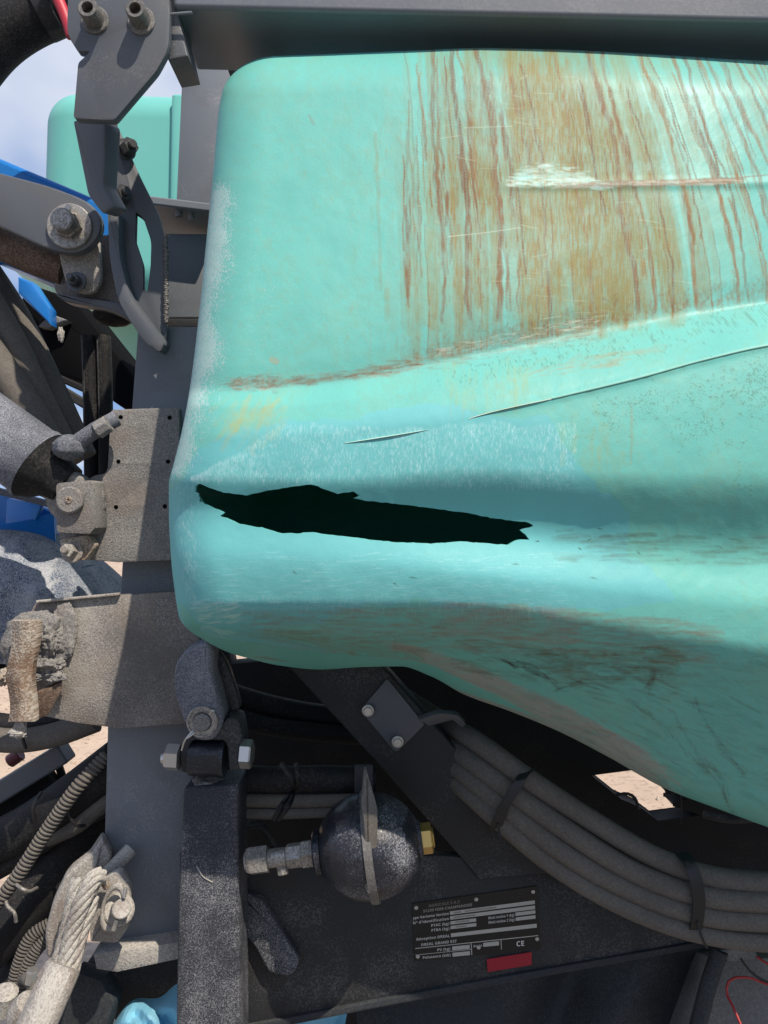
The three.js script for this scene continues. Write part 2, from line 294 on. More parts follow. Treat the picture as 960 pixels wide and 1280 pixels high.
const yTop = curve([[200, 74], [340, 70], [420, 67], [520, 63], [600, 60], [700, 62], [960, 76], [1560, 95]]);
const yBot = curve([[200, 802], [240, 803], [300, 820], [350, 832], [400, 837], [450, 834], [500, 833], [540, 846], [580, 868], [640, 890], [700, 915], [760, 946], [830, 985], [900, 1012], [960, 1034], [1100, 1080], [1560, 1085]]);
const xLeft = curve([[60, 283], [100, 280], [140, 273], [220, 266], [300, 258], [400, 248], [480, 238], [540, 227], [580, 217], [606, 211], [640, 211], [700, 214], [750, 220], [790, 226], [900, 228]]);
const seamY = curve([[560, 536], [593, 521], [700, 496], [800, 472], [880, 450], [960, 432], [1200, 400]]);
const D0 = 1.0, RL = 62, RT = 46, RB = 34;                  // radii of the end, the top and the lower edge (mm at a metre)
function tankDepth(px, py) {
  const qx = clamp(1 - (px - xLeft(py)) / RL), qt = clamp(1 - (py - yTop(px)) / RT), qb = clamp(1 - (yBot(px) - py) / RB);
  const qy = Math.max(qt, qb), R = qt > qb ? 0.05 : 0.035;
  const l = Math.min(1, Math.hypot(qx, qy)), rr = qx + qy > 1e-6 ? (0.055 * qx + R * qy) / (qx + qy) : 0.05;
  let d = D0 - standOut(px, py) + rr * (1 - Math.sqrt(1 - l * l));
  const sy = py - seamY(px); d -= 0.0016 * Math.exp(-sy * sy / 22) * sstep(585, 680, px);
  const cy = py - (232 - 0.012 * (px - 640)); d -= 0.0022 * Math.exp(-cy * cy / 30) * sstep(600, 680, px);   // the scuffed ridge
  d += 0.0022 * (fbm(px / 90, py / 90, 71, 2) - 0.5) + 0.0006 * (fbm(px / 16, py / 16, 72, 2) - 0.5);
  return d;
}
const HOLE = (() => {                                        // the tear, with a ragged rim
  const P = [[244, 615], [245, 607], [249, 603.5], [259, 609], [279, 616], [299, 618], [307, 619.5], [330, 613.6], [348, 611], [366, 608], [390, 605.5], [406, 611.6], [422, 617.5], [441, 614.4], [450, 619], [441.5, 622.3], [453, 625.4], [493, 629.4], [540, 635], [585, 641.5], [622, 648.8], [660, 652.5], [668, 657], [650, 663], [657, 668], [662, 674], [648, 675], [641, 677.5], [635, 681], [600, 679], [580, 677], [540, 679.7], [493, 677.7], [437, 671.8], [414, 669], [390, 665], [370, 667], [350, 666.6], [330, 660], [315, 658], [299, 655], [275, 644.5], [281, 641], [268, 635], [255, 629]];
  const r = rng(77), out = [];
  P.forEach((p, i) => { const q = P[(i + 1) % P.length], n = Math.max(1, Math.round(Math.hypot(q[0] - p[0], q[1] - p[1]) / 4)); for (let k = 0; k < n; k++) out.push([mix(p[0], q[0], k / n) + (r() - 0.5) * 0.9, mix(p[1], q[1], k / n) + (r() - 0.5) * 1.3]); });
  return out;
})();
function inPoly(x, y, P) { let c = false; for (let i = 0, j = P.length - 1; i < P.length; j = i++) if ((P[i][1] > y) !== (P[j][1] > y) && x < (P[j][0] - P[i][0]) * (y - P[i][1]) / (P[j][1] - P[i][1]) + P[i][0]) c = !c; return c; }
function nearPoly(x, y, P) { let best = 1e9, q = null; for (let i = 0, j = P.length - 1; i < P.length; j = i++) { const ax = P[j][0], ay = P[j][1], bx = P[i][0] - ax, by = P[i][1] - ay, t = clamp(((x - ax) * bx + (y - ay) * by) / (bx * bx + by * by || 1)), X = ax + bx * t, Y = ay + by * t, d = Math.hypot(x - X, y - Y); if (d < best) { best = d; q = [X, Y]; } } return [best, q]; }
// metres along the tank and up it, plus what its rounded end and edges add
const tankUV = (px, py, d) => { const e = clamp(1 - (px - xLeft(py)) / RL); return [(px - 480) / F * d - 0.04 * e * e, (640 - py) / F * d + 0.6 * (D0 - d)]; };
const UV0 = [-0.37, -0.5], UVS = 1.16;
const tankXR = 1560;
function tankGrid(step, push, grown) {
  const xs = [], ys = [];
  for (let k = 0; k <= 16; k++) xs.push({ q: 1 - k / 16 });                       // the rounded end
  for (let x = 212 + RL + step; x < 990; x += step) xs.push({ x }); for (let x = 1000; x <= tankXR; x += 28) xs.push({ x });
  for (let k = 0; k <= 12; k++) ys.push({ t: 1 - k / 12 });
  const nm = Math.round(690 / step); for (let k = 1; k < nm; k++) ys.push({ m: k / nm });
  for (let k = 0; k <= 10; k++) ys.push({ b: k / 10 });
  const W = xs.length, H = ys.length, pts = [];
  for (let j = 0; j < H; j++) for (let i = 0; i < W; i++) {
    const X = xs[i], Y = ys[j], q = X.q ?? 0; let qt = Y.t ?? 0, qb = Y.b ?? 0;
    const qy = Math.max(qt, qb), l = Math.sin(Math.max(q, qy) * Math.PI / 2), h = Math.hypot(q, qy) || 1, fx = l * q / h, fy = l * qy / h;
    // where on the outline this column and row sit
    let px = 0, py = 400;
    const rowGuess = Y.t !== undefined ? 120 : Y.b !== undefined ? 790 : mix(115, 770, Y.m);
    py = rowGuess;
    for (let it = 0; it < 4; it++) {
      const xl = xLeft(py);
      px = X.q !== undefined ? xl + RL * (1 - fx) : mix(xl + RL, tankXR, (X.x - 212 - RL) / (tankXR - 212 - RL));
      const a = yTop(px) + RT, b = yBot(px) - RB;
      py = Y.t !== undefined ? a - RT * fy : Y.b !== undefined ? b + RB * fy : mix(a, b, Y.m);
    }
    pts.push([px, py]);
  }
  // bring grid points onto the rim of the tear
  const cell = step * 0.75;
  for (const p of pts) if (p[0] > 236 && p[0] < 676 && p[1] > 596 && p[1] < 690) { const [d, q] = nearPoly(p[0], p[1], HOLE); if (d < cell) { p[0] = q[0]; p[1] = q[1]; } }
  const pos = [], uv = [], idx = [];
  for (const [px, py] of pts) { const d = tankDepth(px, py), v = at(px, py, d); pos.push(v.x, v.y, v.z - push); uv.push(...tankUV(px, py, d).map((c, k) => (c - UV0[k]) / UVS)); }
  for (let j = 0; j < H - 1; j++) for (let i = 0; i < W - 1; i++) {
    const a = j * W + i, b = a + 1, c = a + W, e = c + 1;
    for (const t of [[a, c, b], [b, c, e]]) {
      const x = (pts[t[0]][0] + pts[t[1]][0] + pts[t[2]][0]) / 3, y = (pts[t[0]][1] + pts[t[1]][1] + pts[t[2]][1]) / 3;
      if (x > 236 && x < 676 && y > 596 && y < 690 && inPoly(x, y, HOLE)) continue;
      idx.push(...t);
    }
  }
  // walls running back from the outline: end, top, bottom, far end; then the back
  const rim = []; for (let i = W - 1; i >= 0; i--) rim.push(i); for (let j = 1; j < H; j++) rim.push(j * W); for (let i = 1; i < W; i++) rim.push((H - 1) * W + i); for (let j = H - 2; j > 0; j--) rim.push(j * W + W - 1);
  const first = pos.length / 3, zb = -1.62 + push;
  for (const r of rim) { pos.push(pos[r * 3], pos[r * 3 + 1], zb); uv.push(uv[r * 2], uv[r * 2 + 1] + (pos[r * 3 + 2] - zb) / UVS * 0.2); }
  const n = rim.length;
  for (let k = 0; k < n; k++) { const k2 = (k + 1) % n; idx.push(rim[k], first + k, rim[k2], rim[k2], first + k, first + k2); }
  const mid = pos.length / 3; pos.push(0.3, 1.5, zb); uv.push(0.5, 0.5); for (let k = 0; k < n; k++) idx.push(first + k, mid, first + ((k + 1) % n));
  let g = new THREE.BufferGeometry(); g.setAttribute('position', new THREE.Float32BufferAttribute(pos, 3)); g.setAttribute('uv', new THREE.Float32BufferAttribute(uv, 2)); g.setIndex(idx); g.computeVertexNormals();
  return g;
}

// ------------------------------------------------------------------ the tank's plastic, its rust runs, scuffs and dirt
const tankMat = (() => {
  const S = 1.6, CW = 1060, CH = 1090, mk = (s) => { const c = document.createElement('canvas'); c.width = CW * s; c.height = CH * s; const g = c.getContext('2d'); g.scale(s, s); g.lineCap = 'round'; g.lineJoin = 'round'; return [c, g]; };
  const r = rng(901), R = (a, b) => a + (b - a) * r();
  const rustY = curve([[212, 484], [400, 478], [600, 440], [800, 402], [960, 376], [1100, 356]]);
  const [rc, g] = mk(S);
  const path = (pts, w, style, op = 1) => { g.globalAlpha = op; g.strokeStyle = style; for (let i = 0; i < pts.length - 1; i++) { g.lineWidth = Math.max(0.4, w * (pts[i][2] ?? 1)); g.beginPath(); g.moveTo(pts[i][0], pts[i][1]); g.lineTo(pts[i + 1][0], pts[i + 1][1]); g.stroke(); } g.globalAlpha = 1; };
  const poly = (pts, style, op) => { g.globalAlpha = op; g.fillStyle = style; g.beginPath(); pts.forEach((p, i) => i ? g.lineTo(...p) : g.moveTo(...p)); g.closePath(); g.fill(); g.globalAlpha = 1; };
  // how water ran: how far right it had moved between the top and height y, for water that started at x
  const run = (x, y) => { const k = clamp((x - 520) / 400), u = clamp((y - 70) / 330); return x + (12 + 95 * Math.pow(k, 1.1)) * (1 - Math.pow(1 - u, 1.6)); };
  const drip = (x0, y0, y1, w, col, op, wob = 2) => { const pts = [], ph = r() * 10, f = R(0.012, 0.03); for (let y = y0; y <= y1; y += 4) pts.push([run(x0, y) + Math.sin(y * f + ph) * wob + (fbm(y / 22, ph, 33, 2) - 0.5) * wob * 2.4, y, 0.65 + 0.7 * fbm(y / 34, ph + 5, 34, 2)]); g.globalAlpha = op; g.strokeStyle = col; g.lineWidth = w; if (op < 0.3) { g.beginPath(); pts.forEach((p, i) => i ? g.lineTo(p[0], p[1]) : g.moveTo(p[0], p[1])); g.stroke(); g.globalAlpha = 1; } else path(pts, w, col, op); };
  const ochre = ['#8a8755', '#938d60', '#847f50', '#92824f'];
  // broad ochre washes left by many thin runs
  for (let i = 0; i < 420; i++) { const x = 470 + 500 * r(), band = Math.exp(-(((x - 690) / 85) ** 2)) + Math.exp(-(((x - 560) / 60) ** 2)) * 0.5 + 0.07; if (r() > band) continue; const y0 = r() < 0.5 ? 55 : R(60, 330), y1 = r() < 0.6 ? rustY(run(x, 400)) - R(0, 14) : y0 + R(40, 240); drip(x, y0, Math.min(y1, rustY(x)), R(4, 16), ochre[i & 3], R(0.1, 0.27) * sstep(450, 560, x), R(0.5, 2)); }
  for (const [x0, x1, y0, y1, n] of [[640, 720, 60, 185, 60], [640, 780, 240, 395, 80], [680, 740, 60, 390, 40], [750, 820, 60, 390, 14], [490, 630, 150, 400, 34], [560, 680, 60, 300, 26]]) for (let i = 0; i < n; i++) { const x = mix(x0, x1, 0.5 + (r() + r() - 1) * 0.62) - 14, a = R(y0, y1 - 30); drip(x, a, Math.min(R(a + 30, y1 + 20), rustY(x) - 4), R(4, 13), ochre[i & 3], R(0.1, 0.28), 1.2); }
  const smear = (L, w, n, cols, lo, hi, spread) => { for (let i = 0; i < n; i++) { const t = r() * (L.length - 1), k = Math.min(L.length - 2, t | 0), u = t - k, dx = L[k + 1][0] - L[k][0], dy = L[k + 1][1] - L[k][1], h = Math.hypot(dx, dy), x = L[k][0] + dx * u + (r() + r() - 1) * spread, y = L[k][1] + dy * u + (r() + r() - 1) * spread, q = R(3, 13) / h; path([[x, y], [x + dx * q + R(-1, 1), y + dy * q + R(-1, 1)]], R(0.6, w), cols[i % cols.length], R(lo, hi)); } };
  for (let i = 0; i < 150; i++) { const x = i < 110 ? 630 + 150 * r() : 530 + 330 * r(), a = R(55, 260); drip(x, a, Math.min(a + R(60, 260), rustY(x) - 6), R(14, 34), ochre[i & 3], R(0.03, 0.1), 3); }
  // separate dark rust runs
  const dark = ['#7d5c40', '#856645', '#73523d', '#8d6c44'];
  [[538, 60, 405, 5], [545, 70, 330, 3], [566, 62, 400, 6], [578, 60, 250, 4], [600, 60, 400, 7], [606, 90, 390, 3.5], [500, 165, 370, 5], [524, 80, 200, 3], [512, 230, 340, 3], [618, 130, 390, 3], [650, 80, 400, 3], [690, 62, 392, 4], [735, 62, 390, 6], [752, 62, 392, 5], [772, 110, 390, 3], [800, 62, 385, 5], [812, 62, 300, 3], [838, 62, 380, 5.5], [850, 70, 380, 4], [868, 62, 378, 5], [884, 66, 374, 4.5], [898, 70, 360, 4], [916, 70, 360, 4.5], [926, 74, 330, 3], [940, 74, 360, 4], [952, 74, 350, 4]].forEach(([x, a, b, w], i) => { drip(x, a, Math.min(b, rustY(x + 40) - 2), w, dark[i & 3], x < 520 ? 0.22 : 0.34, 3.4); for (let k = 0; k < 5; k++) { const y0 = R(a, b - 30); drip(x + R(-1.5, 1.5), y0, Math.min(y0 + R(20, 90), rustY(x + 40) - 2), w * R(0.5, 1.1), dark[k & 3], R(0.15, 0.4), 3); } });
  for (let i = 0; i < 70; i++) { const x = R(495, 980), a = R(55, 300); drip(x, a, Math.min(a + R(30, 200), rustY(x + 30) - 3), R(0.8, 2.6), dark[i & 3], R(0.25, 0.6), 2); }
  for (let i = 0; i < 22; i++) { const x = R(545, 640), a = R(90, 380); drip(x, a, Math.min(a + R(15, 70), 410), R(1.5, 5), dark[i & 3], R(0.2, 0.5), 2.5); }
  for (let i = 0; i < 1000; i++) { const t = r(), x = 500 + 160 * (r() + r()) * 0.5 + 30 * t, y = 90 + 310 * t; path([[x, y], [x + R(-2, 2), y + R(1, 8)]], R(0.8, 3), dark[i & 3], R(0.05, 0.3) * fbm(x / 26, y / 60, 47, 3)); }
  for (let i = 0; i < 500; i++) { const x = R(380, 520), y = R(120, 460); path([[x, y], [x + R(-2, 2), y + R(2, 16)]], R(1, 5), ochre[i & 3], R(0.02, 0.12) * sstep(370, 500, x)); }
  // rust caught in the crease below the panel
  for (let i = 0; i < 900; i++) { const x = 470 + 520 * r(), y = rustY(x) - 3 - 40 * r() * r(); path([[x, y], [x + R(-5, 5), y + R(-10, 4)]], R(1, 4), dark[i & 3], R(0.05, 0.26) * sstep(470, 560, x)); }
  for (let i = 0; i < 1500; i++) { const x = 282 + 470 * r(), w = x < 345 ? 11 : 6 + 12 * sstep(400, 640, x), y = rustY(x) + (x < 400 ? -2 : -5) + (r() + r() + r() - 1.5) * w, l = R(1.5, 9); path([[x - l, y + l * 0.08], [x + l, y - l * 0.14 + R(-0.6, 0.6)]], R(0.7, 2.4), ['#7d6049', '#8f7a62', '#705846', '#9c8e7a', '#84694c'][i % 5], R(0.06, 0.26)); }
  for (let i = 0; i < 260; i++) { const a = r() * 6.28, d = Math.sqrt(r()), x = 314 + 30 * d * Math.cos(a), y = 480 + 10 * d * Math.sin(a); path([[x, y], [x + R(-5, 5), y + R(-1.5, 1.5)]], R(0.8, 2.4), i % 3 ? '#7d5c48' : '#b3a08a', R(0.1, 0.35)); }
  for (let i = 0; i < 120; i++) { const x = R(540, 748), y = rustY(x) - 10 + R(-7, 5); path([[x, y], [x + R(2, 14), y - R(0.4, 2.6)]], R(0.6, 2), '#cfd8cc', R(0.1, 0.4)); }
  // yellow weeping below the crease and by the seam
  for (let i = 0; i < 140; i++) { const x = i < 90 ? R(555, 660) : R(700, 780), y = i < 90 ? R(448, 500) : R(500, 575), l = R(8, 34); path([[x, y], [x + R(-2, 2), y + l]], R(2, 7), '#a5a55c', R(0.03, 0.12)); }
  drip(730, 508, 582, 3, '#9a8a4c', 0.26, 0.8);
  for (let i = 0; i < 60; i++) { const x = R(290, 360), y = R(490, 530); path([[x, y], [x - R(4, 30), y + R(10, 50)]], R(2, 7), '#b0ac66', R(0.04, 0.14)); }
  for (let i = 0; i < 60; i++) { const x = R(655, 800), y = 470 - (x - 655) * 0.18 + R(-14, 8); path([[x, y], [x + R(10, 40), y - R(2, 9)]], R(1, 4), '#a58a5c', R(0.05, 0.22)); }
  // scraped pale patch on the ridge with sun highlight painted in, and long scratches
  for (let i = 0; i < 420; i++) { const t = r(), x = 632 + 120 * t, hgt = 40 * Math.pow(Math.sin(Math.PI * clamp(t * 0.8 + 0.12)), 1.4) * (1 - 0.55 * t), y = 233 - hgt * Math.pow(r(), 1.3) + R(-2, 2) + 5 * (fbm(x / 18, 3, 44, 2) - 0.5); path([[x, y], [x + R(4, 20), y + R(-1.5, 2)]], R(0.8, 3), ['#a9dcd6', '#bfe3de', '#d8ece8'][i % 3], R(0.12, 0.42)); }
  for (let i = 0; i < 240; i++) { const x = R(690, 905), y = 232 - (x - 690) * 0.03 + R(-3, 4); path([[x, y], [x + R(8, 30), y + R(-1, 1)]], R(0.6, 2.2), ['#978872', '#c4bcae', '#7f6650'][i % 3], R(0.3, 0.6)); }
  path([[560, 296], [600, 292], [650, 285]], 1, '#d8e6dc', 0.6); path([[905, 224], [960, 219], [1000, 216]], 1.4, '#84705e', 0.7); path([[580, 160], [640, 158]], 0.9, '#c3d8cc', 0.6);
  for (let i = 0; i < 70; i++) { const x = R(500, 900), y = R(90, 400); path([[x, y], [x + R(-30, 30), y + R(-6, 6)]], R(0.4, 0.9), '#d4e6dc', R(0.2, 0.5)); }
  // smudges on the clean panel
  for (let i = 0; i < 50; i++) { const x = R(300, 500), y = R(120, 440); path([[x, y], [x + R(-5, 5), y + R(3, 14)]], R(1, 4), '#8fa98a', R(0.1, 0.3)); }
  path([[386, 145], [392, 155]], 4, '#7f9c92', 0.5); path([[340, 450], [345, 452]], 8, '#ad9a77', 0.5);
  // loose scored strip edges, nicks round the tear
  for (const [x, y, a, b] of [[365, 714, 6, 3], [490, 728, 8, 5], [512, 722, 10, 1], [640, 705, 10, 1], [730, 678, 9, -4], [722, 684, 5, 4], [795, 688, 6, 6], [742, 660, 14, 2], [668, 677, 6, 0], [845, 700, 5, 3], [736, 722, 12, 2], [895, 668, 9, 1], [905, 674, 20, 1], [893, 682, 10, 3]]) for (let k = 0; k < 6; k++) { const u = r() * 0.6; path([[x + a * u + R(-1, 1), y + b * u + R(-1, 1)], [x + a * (u + 0.4), y + b * (u + 0.4) + R(-0.8, 0.8)]], R(0.5, 1.5), '#44594c', R(0.15, 0.5)); }
  // brown scuffs, grey mud and some painted shade on the lower flank
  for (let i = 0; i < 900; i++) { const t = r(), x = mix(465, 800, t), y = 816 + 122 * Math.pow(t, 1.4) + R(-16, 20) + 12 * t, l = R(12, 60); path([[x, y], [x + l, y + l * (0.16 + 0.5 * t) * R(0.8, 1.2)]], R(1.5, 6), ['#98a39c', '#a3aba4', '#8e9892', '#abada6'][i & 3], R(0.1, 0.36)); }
  for (let i = 0; i < 300; i++) { const x = R(560, 840), y = 812 + (x - 560) * 0.12 + R(-18, 26), l = R(6, 34); path([[x, y], [x + l, y + l * R(-0.05, 0.5)]], R(0.8, 4), ['#54493a', '#5f503e', '#4a4c40', '#6a5c48'][i & 3], R(0.05, 0.17)); }
  for (let i = 0; i < 26; i++) { const x = R(618, 680), y = 818 + (x - 618) * 0.4 + R(-3, 5); path([[x, y], [x + R(8, 22), y + R(4, 10)]], R(0.8, 2.6), '#332a22', R(0.2, 0.5)); }
  for (const L of [[[866, 868], [874, 890], [890, 915], [912, 946], [930, 968]], [[838, 890], [872, 940], [898, 968], [908, 1004]], [[780, 872], [826, 905], [868, 950], [894, 972]], [[700, 826], [760, 830], [816, 836]], [[740, 848], [700, 862], [670, 836]], [[818, 832], [816, 846], [812, 854]]]) { smear(L, 3, 90, ['#4f4433', '#5b4a38', '#46463a'], 0.05, 0.15, 6); smear(L, 1.2, 24, ['#463a2c'], 0.1, 0.26, 2.5); }
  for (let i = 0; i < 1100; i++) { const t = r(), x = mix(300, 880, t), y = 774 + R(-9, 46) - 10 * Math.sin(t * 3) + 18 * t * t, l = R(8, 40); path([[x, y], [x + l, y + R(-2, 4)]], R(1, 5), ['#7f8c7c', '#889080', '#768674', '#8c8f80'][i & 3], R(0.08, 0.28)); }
  for (let i = 0; i < 300; i++) { const x = R(640, 1000), y = R(800, 1020), l = R(6, 40); path([[x, y], [x + l, y + l * R(0.1, 0.6)]], R(2, 9), ['#3f7064', '#4a7468', '#55786a', '#3b685c'][i & 3], R(0.03, 0.12)); }  // dark green strokes painted in to deepen the shade of the underside
  for (let i = 0; i < 420; i++) { const t = r(), x = mix(545, 722, t), y = 752 + R(0, 1) * 44 + 8 * t, l = R(6, 26); path([[x, y], [Math.min(x + l, 728 - 10 * r()), y + R(-1, 3)]], R(2, 6), ['#8f9d92', '#98a096', '#869689'][i % 3], R(0.06, 0.2)); }
  for (let i = 0; i < 160; i++) { const x = R(650, 840), y = R(808, 852), l = R(8, 40); path([[x, y], [x + l, y + R(-2, 6)]], R(2, 7), ['#5f5a3c', '#6a5d40', '#545438'][i % 3], R(0.05, 0.2)); }
  for (let i = 0; i < 160; i++) { const x = R(690, 960), y = 676 + R(-12, 26) + (x - 690) * 0.02, l = R(10, 50); path([[x, y], [x + l, y + R(-2, 2)]], R(1.5, 6), '#5d6a58', R(0.05, 0.2)); }
  for (let i = 0; i < 60; i++) { const x = R(880, 960), y = R(740, 990); path([[x, y], [x + R(4, 30), y + R(-4, 10)]], R(0.7, 2), '#5f7a68', R(0.1, 0.3)); }
  for (let i = 0; i < 70; i++) { const x = R(720, 920), y = R(850, 960); path([[x, y], [x + R(10, 40), y + R(4, 20)]], R(0.8, 3), i & 1 ? '#7f7a68' : '#4f5c4c', R(0.08, 0.26)); }
  // sanding marks around the tear
  for (let i = 0; i < 6500; i++) { const t = r(), x = mix(238, 720, t), up = 592 - 62 * sstep(0, 0.25, t) + 16 * (fbm(x / 30, 3, 46, 2) - 0.5), lo = mix(600, 612, t), y = mix(up, lo, Math.pow(r(), 1.25)); path([[x, y], [x + R(-2, 1.5), y + R(1.5, 7)]], R(0.35, 0.8), '#cbeef2', R(0.06, 0.34) * (0.5 + fbm(x / 30, y / 30, 45, 2))); }
  for (let i = 0; i < 700; i++) { const x = R(270, 700), y = 752 + 14 * sstep(480, 700, x) + R(-10, 12); path([[x, y], [x + R(-2, 2), y + R(3, 9)]], R(0.35, 0.9), '#b8dcd8', R(0.06, 0.28)); }
  for (let i = 0; i < 900; i++) { const x = R(226, 700), y = R(690, 765); path([[x, y], [x + R(6, 26), y + R(-3, 2)]], R(0.35, 0.9), '#b9e6ea', R(0.06, 0.25)); }
  for (let i = 0; i < 420; i++) { const y = R(600, 760), x = xLeft(y) + 20 + (r() + r() - 1) * 22; path([[x, y], [x + R(-2, 3), y + R(2, 9)]], R(0.4, 1), '#d0ecea', R(0.06, 0.3)); }
  for (let i = 0; i < 140; i++) { const t = r(), x = 262 + R(-24, 24) * 1.3, y = 766 + R(-12, 14); path([[x, y], [x + R(6, 18), y - R(0, 4)]], R(0.6, 2), '#bfe5dc', R(0.1, 0.3)); }
  const ro = rc.getContext('2d').getImageData(0, 0, rc.width, rc.height).data, RW = rc.width, RH = rc.height;
  // broad zones: red = wiped clean, green = white spray dust, blue = fine dark specks
  const zs = 0.16, [zc, z] = mk(zs);
  z.globalCompositeOperation = 'lighter';
  const zone = (pts, col) => { z.fillStyle = col; z.beginPath(); pts.forEach((p, i) => i ? z.lineTo(...p) : z.moveTo(...p)); z.fill(); };
  zone([[205, 606], [236, 590], [250, 560], [300, 538], [420, 522], [560, 508], [600, 520], [690, 530], [716, 560], [730, 600], [776, 640], [780, 700], [840, 740], [800, 762], [560, 752], [420, 765], [300, 795], [235, 790], [205, 740]], '#ff0000');
  const stroke = (pts, w, col) => { z.strokeStyle = col; z.lineWidth = w; z.beginPath(); pts.forEach((p, i) => i ? z.lineTo(...p) : z.moveTo(...p)); z.stroke(); };
  for (const w of [26, 46, 70]) stroke([[262, 250], [252, 330], [244, 420], [232, 520], [222, 570]], w, '#006000');
  for (const w of [60, 140]) stroke([[300, 300], [320, 380], [330, 440]], w, '#002200');
  for (const w of [30, 60]) stroke([[560, 480], [700, 440], [960, 388]], w, '#000050');
  for (const w of [40, 90, 150]) stroke([[760, 520], [850, 500], [960, 470]], w, '#000038');
  stroke([[880, 560], [900, 620]], 90, '#000050'); stroke([[940, 600], [960, 460]], 60, '#000030');
  for (const w of [80, 160]) stroke([[300, 160], [400, 250], [420, 380]], w, '#000018');
  for (const w of [60, 110]) stroke([[520, 140], [560, 330], [800, 300]], w, '#000030');
  const zd = z.getImageData(0, 0, zc.width, zc.height).data, ZW = zc.width, ZH = zc.height;
  const zAt = (x, y, k) => { x = clamp(x * zs - 0.5, 0, ZW - 1.01); y = clamp(y * zs - 0.5, 0, ZH - 1.01); const i = x | 0, j = y | 0, u = x - i, v = y - j, q = (a, b) => zd[((j + b) * ZW + i + a) * 4 + k] / 255; return mix(mix(q(0, 0), q(1, 0), u), mix(q(0, 1), q(1, 1), u), v); };
  // from the sheet of the tank back to the place on it
  const Q = 290, inv = new Float32Array((Q + 1) * (Q + 1) * 2);
  for (let j = 0; j <= Q; j++) for (let i = 0; i <= Q; i++) {
    const U = UV0[0] + UVS * i / Q, V = UV0[1] + UVS * j / Q; let px = clamp(480 + U * 1090, 200, 1200), py = clamp(640 - V * 1090, 50, 1050);
    for (let k = 0; k < 14; k++) { const d = tankDepth(clamp(px, 205, 1200), clamp(py, 62, 1040)), [a, b] = tankUV(px, py, d); px = clamp(px + (U - a) * 800, 190, 1250); py = clamp(py - (V - b) * 650, 40, 1080); }
    inv[(j * (Q + 1) + i) * 2] = px; inv[(j * (Q + 1) + i) * 2 + 1] = py;
  }
  const N = 2048, col = new Uint8Array(N * N * 4), bmp = new Uint8Array(1024 * 1024 * 4), rgh = new Uint8Array(1024 * 1024 * 4);
  const base = [0.145, 0.465, 0.415], cyan = [0.14, 0.455, 0.465];
  for (let y = 0; y < N; y++) for (let x = 0; x < N; x++) {
    const fi = x / N * Q, fj = y / N * Q, i = fi | 0, j = fj | 0, u = fi - i, v = fj - j, I = (a, b, c) => inv[((j + b) * (Q + 1) + i + a) * 2 + c];
    const px = mix(mix(I(0, 0, 0), I(1, 0, 0), u), mix(I(0, 1, 0), I(1, 1, 0), u), v), py = mix(mix(I(0, 0, 1), I(1, 0, 1), u), mix(I(0, 1, 1), I(1, 1, 1), u), v);
    const wx = px + 26 * (fbm(px / 40, py / 40, 81, 3) - 0.5), wy = py + 26 * (fbm(px / 40 + 9, py / 40, 82, 3) - 0.5);
    const gr = hash(x, y, 83), gr2 = vnoise(x / 2.2, y / 2.2, 84), md = fbm(px / 60, py / 60, 85, 3), fn = fbm(px / 7, py / 7, 86, 2);
    const cl = sstep(0.35, 0.65, zAt(wx, wy, 0)), c = [0, 0, 0];
    for (let k = 0; k < 3; k++) c[k] = mix(base[k], cyan[k], cl) * (0.93 + 0.12 * md + 0.07 * (gr - 0.5));
    const dirt = sstep(0.42, 0.8, fn * 0.45 + md * 0.5 + 0.22 * gr2 - 0.04) * 0.3 * (1 - cl); for (let k = 0; k < 3; k++) c[k] = mix(c[k], [0.2, 0.36, 0.25][k], dirt);
    // the painted-on matter, broken up by the grain of the plastic
    const sx = clamp(px * S - 0.5, 0, RW - 2), sy = clamp(py * S - 0.5, 0, RH - 2), a0 = sx | 0, b0 = sy | 0, uu = sx - a0, vv = sy - b0, o00 = (b0 * RW + a0) * 4;
    const pick = (k) => mix(mix(ro[o00 + k], ro[o00 + 4 + k], uu), mix(ro[o00 + RW * 4 + k], ro[o00 + RW * 4 + 4 + k], uu), vv);
    let al = pick(3) / 255; if (al > 0.004) { const e = clamp(al * (0.95 + 0.55 * ((py < 450 ? vnoise(px / 1.3, py / 11, 87) : py > 640 ? vnoise(px / 12, py / 1.6, 87) : fn) - 0.5) + 0.35 * (gr - 0.5) + 0.5 * (md - 0.5))); for (let k = 0; k < 3; k++) c[k] = mix(c[k], lin(pick(k)) * 0.86, e); al = e; }
    const wd = zAt(wx, wy, 1), w = sstep(1 - wd * 0.85, 1 - wd * 0.85 + 0.22, gr2 * 0.75 + 0.25 * gr); for (let k = 0; k < 3; k++) c[k] = mix(c[k], [0.52, 0.6, 0.6][k], w * 0.62);
    const dk = zAt(wx, wy, 2), q = sstep(1 - dk * 0.55, 1 - dk * 0.55 + 0.12, gr2 * 0.7 + 0.3 * fn); for (let k = 0; k < 3; k++) c[k] = mix(c[k], [0.07, 0.2, 0.17][k], q * 0.45);
    const o = (y * N + x) * 4; col[o] = s8(c[0]); col[o + 1] = s8(c[1]); col[o + 2] = s8(c[2]); col[o + 3] = 255;
    if (!(x & 1) && !(y & 1)) { const p = ((y >> 1) * 1024 + (x >> 1)) * 4; bmp[p] = bmp[p + 1] = bmp[p + 2] = 255 * clamp(0.4 + 0.25 * (gr2 - 0.5) + 0.35 * w + 0.3 * al * fn + 0.25 * (fn - 0.5)); rgh[p] = rgh[p + 1] = rgh[p + 2] = 255 * clamp(0.44 + 0.16 * (md - 0.5) + 0.3 * w + 0.16 * al + 0.1 * cl); bmp[p + 3] = rgh[p + 3] = 255; }
  }
